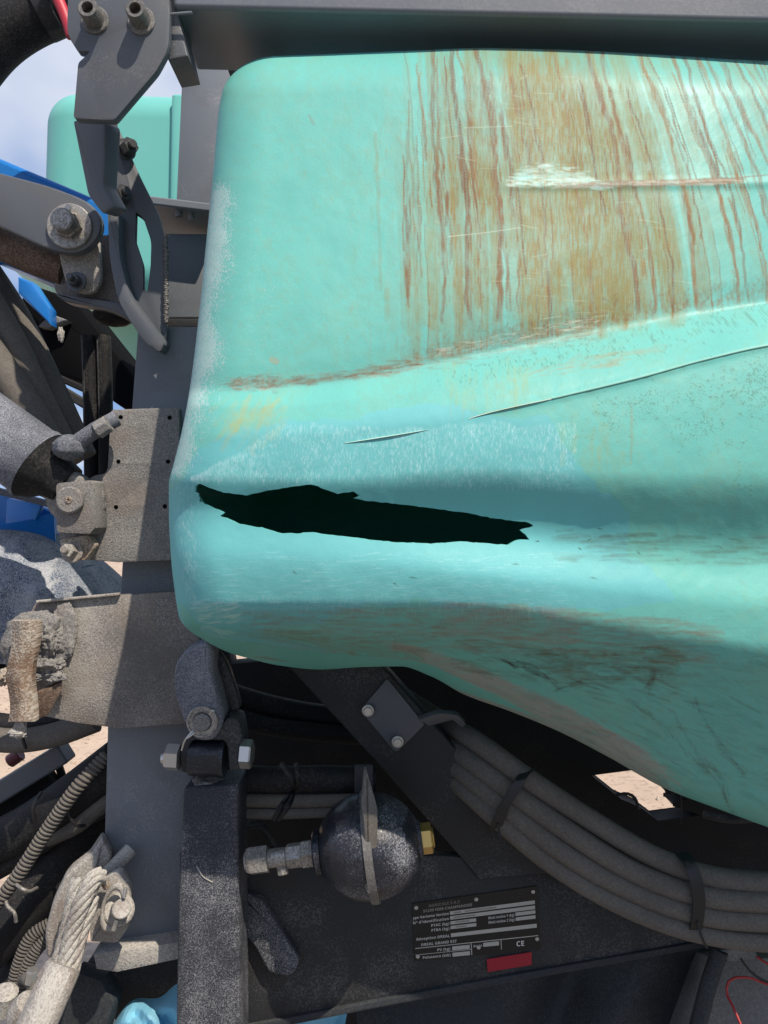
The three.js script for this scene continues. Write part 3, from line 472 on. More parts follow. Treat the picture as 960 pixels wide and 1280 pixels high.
  const tex = (d, n, s) => { const t = new THREE.DataTexture(d, n, n); t.magFilter = THREE.LinearFilter; t.minFilter = THREE.LinearMipmapLinearFilter; t.generateMipmaps = true; t.wrapS = t.wrapT = THREE.MirroredRepeatWrapping; if (s) t.colorSpace = THREE.SRGBColorSpace; t.needsUpdate = true; return t; };
  return new THREE.MeshPhysicalMaterial({ map: tex(col, N, true), bumpMap: tex(bmp, 1024), bumpScale: 0.0003, specularIntensity: 0.5, roughnessMap: tex(rgh, 1024), roughness: 1 });
})();
const plastic = dusty({ spec: 0.8, base: [0.145, 0.465, 0.415], dust: [0.2, 0.5, 0.44], amount: 0.2, soft: 0.3, grain: 3, rough: [0.35, 0.6], seed: 30, bump: 0.0001, vary: 0.06 });
{
  const t = thing('spray_tank', 'large turquoise plastic tank with a long black tear and rust runs down its side', 'tank');
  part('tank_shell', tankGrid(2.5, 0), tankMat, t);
  part('inner_wall', tankGrid(6, 0.007), plastic, t, 'inside of the tank seen through the tear');
  const pos = [], idx = [], n = HOLE.length;                 // the cut edge of the plastic
  HOLE.forEach(([x, y]) => { const v = at(x, y, tankDepth(x, y)); pos.push(v.x, v.y, v.z, v.x, v.y, v.z - 0.0068); });
  for (let i = 0; i < n; i++) { const a = i * 2, b = ((i + 1) % n) * 2; idx.push(a, b, a + 1, a + 1, b, b + 1); }
  const e = new THREE.BufferGeometry(); e.setAttribute('position', new THREE.Float32BufferAttribute(pos, 3)); e.setIndex(idx); e.computeVertexNormals();
  part('torn_edge', e, solid([0.12, 0.47, 0.42], 0.6), t, 'ragged edge of the tear');
  // a sliver of skin that peeled up above the tear
  const sl = sheet((u, v) => { const x = mix(430, 536, u), y = mix(554, 537, u) + (v - 0.5) * 1.0 * Math.sin(Math.PI * clamp(u * 0.85 + 0.1)); return at(x, y, tankDepth(x, y) - 0.0004 - 0.0022 * v * Math.sin(Math.PI * u)); }, 40, 2, 0.0008);
  part('peeled_sliver', sl, solid([0.42, 0.6, 0.5], 0.6), t, 'thin peeled strip of plastic above the tear');
  const sc = sheet((u, v) => { const x = mix(586, 700, u), y = seamY(x) + (v - 0.5) * 0.9; return at(x, y, tankDepth(x, y) - 0.0004 - 0.002 * v * Math.sin(Math.PI * u)); }, 40, 2, 0.0008);
  part('peeled_sliver', sc, solid([0.42, 0.5, 0.4], 0.6), t, 'thin peeled strip along the moulded seam');
  part('seam_lip', tube((() => { const p = []; for (let x = 690; x <= 1180; x += 14) p.push(at(x, seamY(x), tankDepth(x, seamY(x)) - 0.0003)); return p; })(), 0.0011, { radial: 8 }), solid([0.2, 0.45, 0.38], 0.6), t, 'thin raised lip along the moulded seam');
}

// ------------------------------------------------------------------ the frame of the machine
const Z = V3(0, 0, 1);
function ring(o, axis, r0, r1, h, seg = 28) { const c = Math.min(0.0012, h * 0.3); return lathe([[r0, 0], [r1, 0], [r1, h - c], [r1 - c, h], [r0, h], [r0, 0]], o, axis, seg); }
function boltOn(t, o, axis, af, h, { wr = af * 0.72, wh = 0.003, mat = M.zinc, name = 'bolt', spin = 0.3, shank = 0 } = {}) {
  const a = axis.clone().normalize(), b = part(name, shank ? join([hex(o.clone().addScaledVector(a, wh), a, af, h, spin), rod(o.clone().addScaledVector(a, wh + h), o.clone().addScaledVector(a, wh + h + shank), af * 0.3, 14)]) : hex(o.clone().addScaledVector(a, wh), a, af, h, spin), mat, t);
  part('washer', ring(o, a, af * 0.2, wr, wh), mat, b);
  return b;
}
{ // the beam over the tank
  const t = thing('frame_beam', 'dark grey steel beam lying across the top of the turquoise tank', 'beam');
  const f0 = at(216, 9, 1.0), f1 = at(960, 26, 1.025), dir = f1.clone().sub(f0).normalize(), up = V3(0, 0, 1).cross(dir).normalize();
  const g = new RoundedBoxGeometry(1.7, 0.1, 0.145, 3, 0.006); g.translate(0.85, 0.05, -0.0725);
  g.applyMatrix4(new THREE.Matrix4().makeBasis(dir, up, dir.clone().cross(up)).setPosition(f0));
  part('box_section', boxUV(g), M.beam, t);
  part('end_plate', plate([[205, -30], [221, -30], [223, 20], [235, 70], [210, 74], [206, 60]], facing(215, 20, 1.012), 0.07, { bev: 0.002 }), M.paint, t, 'short plate closing the end of the beam');
  part('weld_bead', tube([at(214, 18, 1.0), at(226, 17, 0.9995), at(240, 16, 0.9992)], 0.002, { radial: 8 }), M.beam, t);
}
{ // the upright it rests on
  const t = thing('chassis_post', 'tall grey steel post standing left of the tank behind the bolted plates', 'post');
  part('upper_column', plate([[229, 60], [297, 60], [297, 276], [219, 276]], facing(255, 200, 1.45), 0.12, { bev: 0.003 }), M.post, t);
  for (const k of [0, 1, 2]) part('packer_strip', bar(at(286, 78 + k * 6, 1.3), at(350, 70 + k * 6, 1.3), 0.0045, 0.06, 0.001), M.chassis, t);
  part('cap_plate', bar(at(190, 270, 1.42), at(280, 281, 1.42), 0.014, 0.16, 0.003), M.post, t);
  part('bracket_box', plate([[206, 292], [268, 292], [268, 397], [206, 397]], facing(235, 340, 1.4), 0.08, { bev: 0.002 }), M.post, t);
  part('seam_strip', plate([[204, 398], [262, 398], [262, 409], [206, 409, 3]], facing(235, 403, 1.39), 0.05, { bev: 0.002 }), M.chassis, t);
  part('lower_column', plate([[172, 408], [270, 408], [256, 500], [250, 740], [250, 905], [246, 1190], [126, 1190], [134, 905], [150, 740], [165, 500]], facing(200, 800, 1.2), 0.14, { bev: 0.004 }), M.post, t);
  part('foot_plate', join([plate([[116, 1192], [240, 1176], [240, 1196], [146, 1216], [120, 1212]], facing(170, 1195, 1.165), 0.16, { bev: 0.003 })]), M.galv, t, 'dusty plate at the foot of the post');
  for (const [x, y, r] of [[224, 259, 5], [239, 264, 4]]) { const o = at(x, y + 12, 1.36); part('stud', lathe([[0, 0], [r * 0.0012, 0], [r * 0.0012, 0.018], [r * 0.0008, 0.0195], [r * 0.0008, 0.026], [0, 0.027]], o, V3(0, 1, 0), 14), M.zinc, t); }
}
{ // bracket bolted up beside the end of the beam
  const t = thing('bolted_bracket', 'dark steel bracket with two protruding socket bolts at the end of the beam', 'bracket');
  const pl = facing(150, 60, 0.995);
  part('face_plate', plate([[85, -40], [83, 42, 12], [97, 64, 3], [112, 64, 2], [97, 78, 4], [91, 148, 6], [134, 150, 8], [143, 150, 4], [196, 88, 6], [211, 60, 12], [213, 6, 16], [203, -40]], pl, 0.014, { bev: 0.002 }), M.paint, t);
  for (const [x, y] of [[119, 26], [177, 27]]) {
    const o = at(x, y, 0.995), b = part('socket_bolt', lathe([[0.0072, 0], [0.0124, 0], [0.0124, 0.024], [0.0108, 0.027], [0.0072, 0.027], [0.0068, 0.012], [0, 0.012]], o, Z, 26), M.dull, t);
    part('washer', ring(o, Z, 0.008, 0.0172, 0.0035), M.dull, b);
  }
  part('folded_leg', plate([[90, 150, 5], [133, 150, 10], [128, 232, 6], [142, 258, 4], [128, 268, 6], [109, 244, 8]], facing(115, 200, 1.07, -0.4, -0.15), 0.03, { bev: 0.004, segs: 3 }), M.paint, t);
  part('leg_rib', plate([[128, 154], [147, 152, 4], [146, 190, 6], [143, 250, 4], [124, 236, 3]], facing(136, 200, 1.1, 0.3), 0.02, { bev: 0.002 }), M.chassis, t);
}
{ // flat link below it with a long slot
  const t = thing('slotted_link', 'curved dark steel link with a long slot hanging below the bolted bracket', 'link');
  const pl = facing(175, 300, 1.175, 0.12);
  part('link_plate', plate([[140, 152, 3], [150, 164, 4], [173, 216, 8], [199, 268, 8], [206, 300, 4], [209, 432, 5], [196, 436], [160, 388, 16], [146, 330, 16], [138, 262]], pl, 0.016, { bev: 0.002, cuts: [[[168, 262, 3], [180, 270, 6], [191, 302, 8], [190, 332, 3], [186, 366, 3], [177, 364, 3], [177, 330, 6], [167, 300]]] }), M.paint, t);
  part('curved_flange', plate([[133, 258, 4], [148, 266, 4], [149, 320, 20], [163, 372, 16], [206, 428, 4], [200, 441, 5], [180, 428, 10], [147, 378, 18], [136, 322, 16]], facing(160, 350, 1.15, -0.1), 0.026, { bev: 0.003 }), M.paint, t);
  part('weld_bead', (() => { const l = [], r = rng(4); for (let i = 0; i < 42; i++) l.push(lump(at(207 + r() * 1.6, 296 + i * 2.6, 1.172), 0.0034, 0.003, 0.004, 0.3, 40 + i, 3)); return join(l); })(), M.dull, t, 'pale weld bead down the edge of the link');
  boltOn(t, at(157, 187, 1.172), V3(0.75, 0.1, 0.7), 0.022, 0.014, { mat: M.darkBolt, shank: 0.006, wr: 0.0155 });
  boltOn(t, at(149, 245, 1.168), V3(0.75, 0.1, 0.7), 0.022, 0.014, { mat: M.darkBolt, shank: 0.006, wr: 0.0155 });
}
{ // second tank, behind
  const t = thing('rear_tank', 'clean turquoise tank in the distance behind the post, sunlit against the sky', 'tank');
  const d = 2.3;
  const rb = new RoundedBoxGeometry(0.7, 0.62, 0.55, 8, 0.1), rc0 = at(42, 104, d); rb.rotateZ(-0.03); rb.translate(rc0.x + 0.35, rc0.y - 0.31, rc0.z - 0.275); part('tank_shell', boxUV(rb), plastic, t);
  part('sloping_floor', sheet((u, v) => { const x = mix(16, 330, u), y = mix(316, 336 + (x - 16) * 0.95, v); return at(x, y, 2.36 + 0.5 * v); }, 30, 12, 0.02), plastic, t);
  part('moulded_rib', plate([[214, 116, 4], [232, 116], [232, 330], [210, 330, 6]], facing(220, 300, d - 0.02), 0.06, { bev: 0.012, segs: 4 }), plastic, t);
}
{ // lifting arm: blue beam behind a dark side plate
  const t = thing('lift_arm', 'blue lifting arm with a dark side plate and a large pin at its end', 'arm');
  part('arm_beam', bar(at(-120, 215, 1.32), at(140, 325, 1.32), 0.155, 0.06, 0.01), M.blue, t);
  part('side_plate', plate([[-60, 195], [0, 216], [60, 232, 20], [118, 254, 30], [130, 286, 34], [104, 318, 30], [64, 314, 30], [0, 283], [-60, 260]], facing(60, 265, 1.17), 0.018, { bev: 0.003 }), M.paint, t);
  part('under_tube', pipe([[-50, 280, 1.24], [20, 312, 1.24], [84, 338, 1.24]], 21, { radial: 18 }), M.brown, t, 'brown dusty tube under the side plate');
  const o = at(88, 284, 1.17), p = part('pin', join([rod(o, o.clone().addScaledVector(Z, 0.034), 0.0165, 26), hex(o.clone().addScaledVector(Z, 0.005), Z, 0.036, 0.012)]), M.zinc, t);
  part('washer', ring(o, Z, 0.012, 0.033, 0.006, 36), M.zinc, p);
  part('grease_nipple', rod(at(85, 262, 1.16), at(85, 259, 1.14), 0.0045, 12), M.steel, t);
}
{ // lug the arm turns on
  const t = thing('pivot_lug', 'grey dusty steel lug with a pin retaining strap left of the curved link', 'lug');
  part('lug_plate', plate([[74, 300, 6], [140, 292], [150, 330], [172, 400], [150, 380, 14], [118, 372, 16], [70, 370, 14], [66, 352, 10]], facing(105, 340, 1.235), 0.03, { bev: 0.003 }), M.dust, t);
  part('retaining_strap', plate([[71, 306, 4], [124, 300, 4], [126, 345, 4], [122, 362, 12], [106, 368, 10], [84, 360, 8], [78, 338, 6]], facing(100, 335, 1.205), 0.012, { bev: 0.002 }), M.galv, t);
  const o = at(96, 353, 1.193); const b = boltOn(t, o, V3(-0.1, 0.1, 1), 0.016, 0.012, { mat: M.darkBolt, wr: 0.0155, shank: 0.01 });
  part('lug_edge', plate([[66, 366, 6], [150, 378, 10], [168, 404, 4], [140, 388, 14], [80, 376, 8]], facing(110, 378, 1.215), 0.03, { bev: 0.002 }), M.paint, t);
  part('rubber_stop', lump(at(143, 394, 1.27), 0.034, 0.018, 0.03, 0.08, 3), M.nearBlack, t, 'black rubber stop under the lug');
}
// ------------------------------------------------------------------ behind the post on the left
{
  const t = thing('black_housing', 'black housing in the shadow under the clean rear tank', 'housing');
  part('housing_body', plate([[28, 352, 8], [90, 372], [168, 470, 8], [168, 520], [112, 482], [70, 468], [20, 430]], facing(90, 430, 1.75), 0.2, { bev: 0.01 }), M.void, t);
  part('support_foot', plate([[46, 408, 4], [64, 392, 6], [84, 400], [60, 410]], facing(64, 400, 1.72), 0.03, { bev: 0.004 }), M.dust, t);
  part('frame_rail', bar(at(60, 466, 1.7), at(122, 494, 1.7), 0.014, 0.02), M.nearBlack, t);
  part('frame_rail', bar(at(64, 480, 1.74), at(118, 512, 1.74), 0.02, 0.02), M.chassis, t);
  part('blue_panel', plate([[22, 345], [40, 352], [62, 385], [62, 405], [22, 366]], facing(40, 375, 1.68), 0.04, { bev: 0.005 }), M.blue, t, 'bright blue panel edge');
  part('hanging_bracket', lump(at(76, 418, 1.7), 0.006, 0.016, 0.006, 0.4, 8), M.galv, t);
}
for (const [x, l] of [[113, 'left black upright hose of two beside the post'], [131, 'right black upright hose of two beside the post']]) { const t = thing('upright_hose', l, 'hose', 'black upright hoses beside the post'); part('hose_body', pipe([[x - 2, 420, 1.4], [x, 480, 1.4], [x + 1, 540, 1.4], [x + 2, 610, 1.4]], 9.5), M.rubber, t); part('hose_seam', pipe([[x - 9, 425, 1.39], [x - 7, 500, 1.39], [x - 6, 600, 1.39]], 1.6), M.chassis, t); }
[['dusty black hose running diagonally, nearest the sky at the left edge', [[-30, 318, 1.34], [20, 395, 1.34], [62, 480, 1.34], [104, 572, 1.34]], 17], ['broad dusty hose running diagonally, middle of the three', [[-30, 350, 1.28], [16, 430, 1.28], [46, 494, 1.28], [88, 580, 1.28]], 18], ['greyest diagonal hose, lowest of the three above the dusty cylinder', [[-50, 395, 1.24], [-6, 452, 1.24], [34, 512, 1.24], [74, 582, 1.24]], 21]].forEach(([l, p, r]) => part('hose_body', pipe(p, r, { radial: 18 }), M.hose, thing('diagonal_hose', l, 'hose', 'dusty diagonal hoses at the left edge')));
part('sleeve', pipe([[-20, 440, 1.36], [6, 480, 1.36], [30, 540, 1.36]], 14, { radial: 16 }), M.brown, thing('brown_sleeve', 'brown ribbed sleeve tucked under the diagonal hoses at the left edge', 'sleeve'));
{ // hydraulic cylinder
  const t = thing('hydraulic_cylinder', 'thick dust-covered hydraulic cylinder pointing at the drilled plate', 'cylinder');
  const a = at(-150, 440, 1.14), b = at(60, 590, 1.14), ax = b.clone().sub(a).normalize();
  part('barrel', lathe([[0, 0], [0.052, 0], [0.052, 0.265], [0.054, 0.27], [0.054, 0.279], [0, 0.279]], a, ax, 48), M.dustGrey, t);
  part('gland', lathe([[0.0535, 0], [0.05, 0.004], [0.047, 0.012], [0.034, 0.026], [0.03, 0.05], [0, 0.05]], a.clone().addScaledVector(ax, 0.279), ax, 40), M.rubber, t);
  part('rod_eye', join([bar(at(64, 597, 1.14), at(98, 620, 1.14), 0.056, 0.034, 0.008), rod(at(90, 623, 1.14).addScaledVector(Z, -0.02), at(90, 623, 1.14).addScaledVector(Z, 0.012), 0.034, 28)]), M.dust, t);
  const p = part('port_pipe', pipe([[84, 562, 1.12], [104, 548, 1.11], [122, 536, 1.11], [146, 523, 1.12]], 10, { radial: 16 }), M.dustGrey, t);
  part('pipe_nut', rod(at(121, 539, 1.105), at(136, 529, 1.105), 0.0125, 8), M.dust, p);
  part('port_boss', lump(at(86, 560, 1.11), 0.022, 0.018, 0.022, 0.12, 12), M.dustGrey, t);
}
{ // drilled mounting plate
  const t = thing('drilled_plate', 'dusty flat steel plate drilled with small round holes, right of the cylinder', 'plate');
  part('plate_body', plate([[138, 512, 5], [224, 509, 4], [226, 700, 2], [148, 703], [112, 700, 3], [76, 690], [70, 640], [100, 606], [118, 594, 3], [134, 592, 10]], facing(170, 600, 1.15), 0.018, { bev: 0.002, holes: [[151, 521.5, 4.6], [212, 522, 4.6], [148, 577, 4.6], [210, 577, 4.6], [145, 634, 4.6], [206, 633, 4.6]] }), M.dust, t);
  part('backing_plate', plate([[142, 516], [219, 514], [219, 696], [130, 696]], facing(170, 600, 1.175), 0.012, { bev: 0.001 }), M.nearBlack, t);
}
{ // pivot block on it
  const t = thing('pivot_block', 'dusty steel block with a round pin and a nut below, on the drilled plate', 'block');
  part('block_body', plate([[69, 604, 6], [116, 600, 4], [118, 628, 4], [119, 660], [112, 668], [70, 666, 4]], facing(92, 630, 1.1), 0.05, { bev: 0.003 }), M.dust, t);
  const o = at(90, 625, 1.1), p = part('pin', rod(o, o.clone().addScaledVector(Z, 0.012), 0.0185, 28), M.dust, t); part('pin_dimple', ring(o.clone().addScaledVector(Z, 0.0115), Z, 0.002, 0.005, 0.002), M.rust, p);
  part('side_lump', lump(at(122, 628, 1.14), 0.011, 0.022, 0.012, 0.35, 21), M.dust, t);
  part('lower_tab', plate([[72, 674, 8], [110, 668, 3], [119, 682, 3], [108, 700, 4], [84, 702, 10]], facing(95, 686, 1.12), 0.02, { bev: 0.003 }), M.rust, t);
  boltOn(t, at(91, 690, 1.12), V3(-0.15, 0.2, 1), 0.018, 0.014, { mat: M.galv, shank: 0.008, wr: 0.016 });
}
{ // dusty blue castings further left
  const t = thing('blue_casting', 'dust-caked blue casting humped between the two plates at the left edge', 'casting');
  const g = sheet((u, v) => { const x = mix(-60, 152, u), top = 662 + 8 * sstep(0, 60, x) + 78 * Math.pow(clamp((x - 30) / 116), 1.5), y = mix(top, 830, v), b = Math.sin(Math.min(1, v * 2) * Math.PI / 2); return at(x, y, 1.36 - 0.1 * b + 0.09 * sstep(50, 155, x) + 0.014 * (fbm(x / 22, y / 22, 91, 4) - 0.5)); }, 80, 70, 0.12);
  part('cast_body', boxUV(g), M.dustBlue, t);
  const f = thing('blue_bracket', 'bright blue folded bracket beside the pivot block', 'bracket');
  part('bracket_wall', plate([[-40, 604], [0, 612], [20, 622, 4], [66, 640], [68, 690], [30, 700], [-40, 690]], facing(30, 650, 1.45), 0.05, { bev: 0.004 }), M.blue, f);
  part('bracket_lip', plate([[0, 655], [40, 648, 4], [68, 640], [70, 676], [40, 690], [-40, 668]], facing(30, 665, 1.385, 0.5, 0.4), 0.02, { bev: 0.003 }), M.blue, f);
  part('bracket_gusset', plate([[8, 622, 6], [52, 630, 8], [40, 660, 6], [6, 656, 4]], facing(30, 640, 1.41, -0.4), 0.01, { bev: 0.003 }), M.blue, f);
  part('top_edge', bar(at(-40, 604, 1.36), at(70, 632, 1.36), 0.01, 0.03), M.dustGrey, f);
}
{ // lower dusty plate with rusted remains
  const t = thing('lower_plate', 'broad dusty steel plate crossing the post below the drilled plate', 'plate');
  part('plate_body', plate([[44, 753, 4], [150, 744], [250, 737], [250, 902], [232, 905], [150, 911], [96, 904], [52, 895], [30, 850], [26, 790]], facing(150, 820, 1.15), 0.02, { bev: 0.002 }), M.dustTan, t);
  part('top_ridge', bar(at(46, 752, 1.146), at(150, 742.5, 1.146), 0.004, 0.008, 0.0015), M.galv, t);
}
{
  const t = thing('corroded_catch', 'corroded broken catch with a flat strap hanging from it at the left edge', 'catch');
  part('catch_body', join([lump(at(40, 806, 1.14), 0.044, 0.05, 0.018, 0.25, 31, 40, 1.8), lump(at(62, 796, 1.13), 0.018, 0.026, 0.016, 0.5, 32, 32, 2.4), lump(at(58, 838, 1.125), 0.026, 0.018, 0.018, 0.6, 33, 32, 2.4), lump(at(80, 788, 1.143), 0.02, 0.038, 0.008, 0.3, 37, 28, 2)]), M.dust, t);
  part('hanging_strap', sheet((u, v) => { const y = mix(776, 902, v), x = mix(13 + 3 * Math.sin(v * 9) - 4 * v, 46 - 5 * v + 3 * Math.sin(v * 7 + 1), u); return at(x, y, 1.085 + 0.006 * fbm(u * 3, v * 6, 41, 3) - 0.01 * Math.sin(u * Math.PI)); }, 14, 50, 0.012), M.rust, t, 'rusty flat strap');
  part('strap_tip', join([lump(at(26, 908, 1.09), 0.008, 0.014, 0.006, 0.3, 34, 12), lump(at(22, 916, 1.09), 0.011, 0.007, 0.006, 0.4, 35, 12)]), M.galv, t);
  part('bent_tab', plate([[44, 868], [78, 852, 4], [76, 866], [60, 894], [46, 900]], facing(60, 875, 1.12, 0.5, -0.2), 0.008, { bev: 0.001 }), M.brown, t);
  part('side_burr', lump(at(6, 846, 1.1), 0.012, 0.012, 0.012, 0.5, 36, 16), M.rust, t);
}
{
  const t = thing('hose_reel_end', 'round dark pipe end peeping out at the left edge beside the corroded catch', 'pipe end');
  part('pipe_rim', ring(at(4, 826, 1.3), Z, 0.02, 0.032, 0.01), M.dustGrey, t); part('pipe_core', rod(at(4, 826, 1.31).addScaledVector(Z, -0.03), at(4, 826, 1.31), 0.024), M.nearBlack, t);
}
// ------------------------------------------------------------------ hanging link, clevis and the square arm
{
  const t = thing('hanging_link', 'dusty hooked steel link under the corner of the tank, with a pinned washer', 'link');
  part('link_body', plate([[236, 806, 14], [262, 800, 8], [266, 818, 6], [264, 838, 10], [276, 880, 8], [280, 902, 20], [268, 928, 20], [240, 926, 20], [228, 900, 10], [216, 866, 14], [217, 832, 12]], facing(247, 866, 1.088), 0.05, { bev: 0.008, segs: 4 }), M.dustGrey, t);
  part('rear_cheek', plate([[270, 810, 6], [284, 830, 10], [298, 872, 8], [300, 886, 4], [290, 890, 4], [276, 868, 6], [266, 838, 6]], facing(284, 850, 1.128), 0.02, { bev: 0.004 }), M.chassis, t);
  const o = at(254, 901, 1.088), w = part('washer', join([ring(o, Z, 0.013, 0.0212, 0.006, 40), ring(o.clone().addScaledVector(Z, 0.006), Z, 0.0185, 0.0212, 0.002, 40)]), M.zinc, t);
  part('pin', rod(o, o.clone().addScaledVector(Z, 0.011), 0.0118, 24), M.dust, w);
  for (const p of [[[241, 914, 1.076], [236, 919, 1.074], [231, 926, 1.075], [227, 938, 1.078]], [[243, 916, 1.076], [238, 920, 1.073], [234, 923, 1.074]], [[262, 893, 1.077], [266, 888, 1.075], [268, 889, 1.076]]]) part('split_pin', pipe(p, 1.2, { radial: 8 }), M.steel, t);
}
{
  const t = thing('clevis', 'dark forked clevis with a bright cross bolt, hanging above the square arm', 'clevis');
  part('fork', plate([[226, 966, 3], [224, 938, 6], [232, 920, 8], [246, 914], [272, 914], [284, 896, 8], [298, 898, 6], [303, 920, 8], [303, 962, 4], [286, 964, 3], [284, 934], [280, 926, 4], [240, 926, 4], [236, 934], [236, 967, 2]], facing(264, 930, 1.093), 0.05, { bev: 0.004, segs: 3 }), M.chassis, t);
  part('bushing', lathe([[0, 0], [0.0245, 0], [0.0255, 0.002], [0.0255, 0.043], [0.027, 0.0435], [0.027, 0.049], [0, 0.049]], at(238, 946, 1.113), V3(1, -0.03, 0), 32), M.black, t);
  const ax = V3(1, -0.04, 0.05).normalize(), o = at(302, 942, 1.098);
  part('bolt_head', hex(o, ax, 0.034, 0.015, 0.2), M.steel, t, 'bright hexagon head of the cross bolt');
  part('nut', join([hex(at(225, 947, 1.098), ax.clone().negate(), 0.032, 0.019, 0.5), rod(at(207, 948, 1.098), at(202, 948, 1.098), 0.0075, 16)]), M.steel, t, 'bright hexagon nut of the cross bolt');
}
{
  const t = thing('square_arm', 'upright black square steel arm speckled with white dust, below the clevis', 'arm');
  part('arm_tube', plate([[229, 986, 4], [298, 980, 6], [299, 1150], [300, 1330], [219, 1330], [222, 1150]], facing(262, 1100, 1.100), 0.075, { bev: 0.005, segs: 3 }), M.arm, t);
  part('eye_weld', join([lump(at(262, 986, 1.132), 0.031, 0.017, 0.03, 0.25, 51, 24, 2.4), rod(at(262, 990, 1.150), at(262, 950, 1.150), 0.02, 20)]), M.dull, t, 'lumpy weld on the top of the arm');
  part('paint_scratch', tube([at(246, 1083, 1.099), at(254, 1096, 1.099), at(266, 1103, 1.099)], 0.0008, { radial: 6 }), M.galv, t, 'curved pale scratch');
}
// ------------------------------------------------------------------ accumulator and what is round it
{
  const t = thing('accumulator', 'round black hydraulic accumulator with a steel flange and a brass plug', 'accumulator');
  const c = at(462, 1057, 1.100), ax = V3(1, 0.13, 0.0).normalize(), K = 1.1, S = (z) => c.clone().addScaledVector(ax, z * K), r = 0.0635 * K;
  const half = (s) => { const p = []; for (let i = 0; i <= 20; i++) { const a = i / 20 * 1.17; p.push([r * Math.cos(a), r * Math.sin(a) + 0.003]); } return p.concat(s > 0 ? [[0.0245, 0.06], [0.022, 0.0655], [0, 0.0655]].map(([p, q]) => [p * K, q * K]) : [[0.027, 0.061], [0.027, 0.068], [0.024, 0.07], [0, 0.07]].map(([p, q]) => [p * K, q * K])); };
  part('rear_shell', lathe(half(1), S(0), ax, 64, 0.5), M.black, t); part('front_shell', lathe(half(-1), S(0), ax.clone().negate(), 64, 0.5), M.black, t);
  const fl = part('flange', lathe([[0.05, -0.005], [0.0665, -0.005], [0.0675, 0], [0.0665, 0.005], [0.05, 0.005]].map(([p, q]) => [p * K, q * K]), S(0.001), ax, 64), M.dull, t, 'steel flange round the middle of the accumulator');
  part('flange_tab', plate([[456, 974, 2], [459, 966, 2], [466, 990], [472, 1012], [472, 1052], [468, 1085], [468, 1108, 3], [461, 1119, 2], [456, 1110, 2], [457, 1060], [453, 1010]], facing(463, 1045, 1.034, 0.1), 0.03, { bev: 0.002 }), M.dull, fl);
  part('brass_plug', join([hex(S(0.066), ax, 0.032 * K, 0.013 * K, 0.2), rod(S(0.079), S(0.081), 0.012 * K, 16)]), M.brass, t, 'bright brass plug');
  const f = part('hose_fitting', join([hex(S(-0.07), ax.clone().negate(), 0.03 * K, 0.016 * K, 0.3), hex(S(-0.086), ax.clone().negate(), 0.026 * K, 0.018 * K, 0.1), rod(S(-0.104), S(-0.13), 0.0115 * K, 18), hex(S(-0.128), ax.clone().negate(), 0.03 * K, 0.026 * K, 0.5), rod(S(-0.15), S(-0.157), 0.012 * K, 16)]), M.zinc, t, 'hexagon hose fittings left of the accumulator');
  part('fitting_tap', rod(S(-0.112), S(-0.112).add(V3(0.004, -0.022, 0.004)), 0.008, 8), M.zinc, f);
}
{ const t = thing('accumulator_bracket', 'small flat steel bracket standing up behind the accumulator flange', 'bracket'); part('bracket_tab', plate([[443, 958, 2], [466, 956, 2], [467, 1030], [443, 1030]], facing(455, 990, 1.145), 0.008, { bev: 0.001, holes: [[455, 966, 2.6]] }), M.chassis, t); }
[['thickest hose of the three left of the accumulator bracket', [[270, 972, 1.180], [340, 975, 1.180], [400, 974, 1.180], [470, 975, 1.180]], 17, M.rubber], ['middle thin hose of the three left of the accumulator', [[270, 1000, 1.170], [340, 1001, 1.170], [400, 1001, 1.170], [460, 999, 1.170]], 8.5, M.hose], ['lowest thin hose of the three left of the accumulator', [[270, 1015, 1.170], [340, 1017, 1.170], [400, 1015, 1.170], [450, 1013, 1.170]], 7, M.hose]].forEach(([l, p, r, m]) => part('hose_body', pipe(p, r), m, thing('short_hose', l, 'hose', 'hoses left of the accumulator')));
{ const t = thing('cable_tie', 'black cable tie crossed round the hoses left of the accumulator', 'cable tie'); for (const o of [0, 9]) part('tie_strap', pipe([[352 + o * 2, 955, 1.07], [364 + o, 972, 1.055], [366, 990, 1.153], [360 - o, 1008, 1.055], [348 - o * 0.6, 1024, 1.066]], 3.4), M.rubber, t); }
[['shadowed hose curving behind the clevis, upper of two', [[250, 850, 1.450], [300, 872, 1.450], [380, 892, 1.450], [520, 905, 1.450]], 15], ['shadowed hose curving behind the clevis, lower of two', [[250, 875, 1.420], [310, 902, 1.420], [400, 916, 1.420], [520, 922, 1.420]], 12]].forEach(([l, p, r]) => part('hose_body', pipe(p, r), M.rubber, thing('shadowed_hose', l, 'hose', 'shadowed hoses behind the clevis')));
part('hose_body', pipe([[292, 1040, 1.220], [320, 1030, 1.220], [340, 1050, 1.220], [350, 1080, 1.220]], 5), M.chassis, thing('thin_hose', 'thin dark hose bending down behind the accumulator fittings', 'hose'));
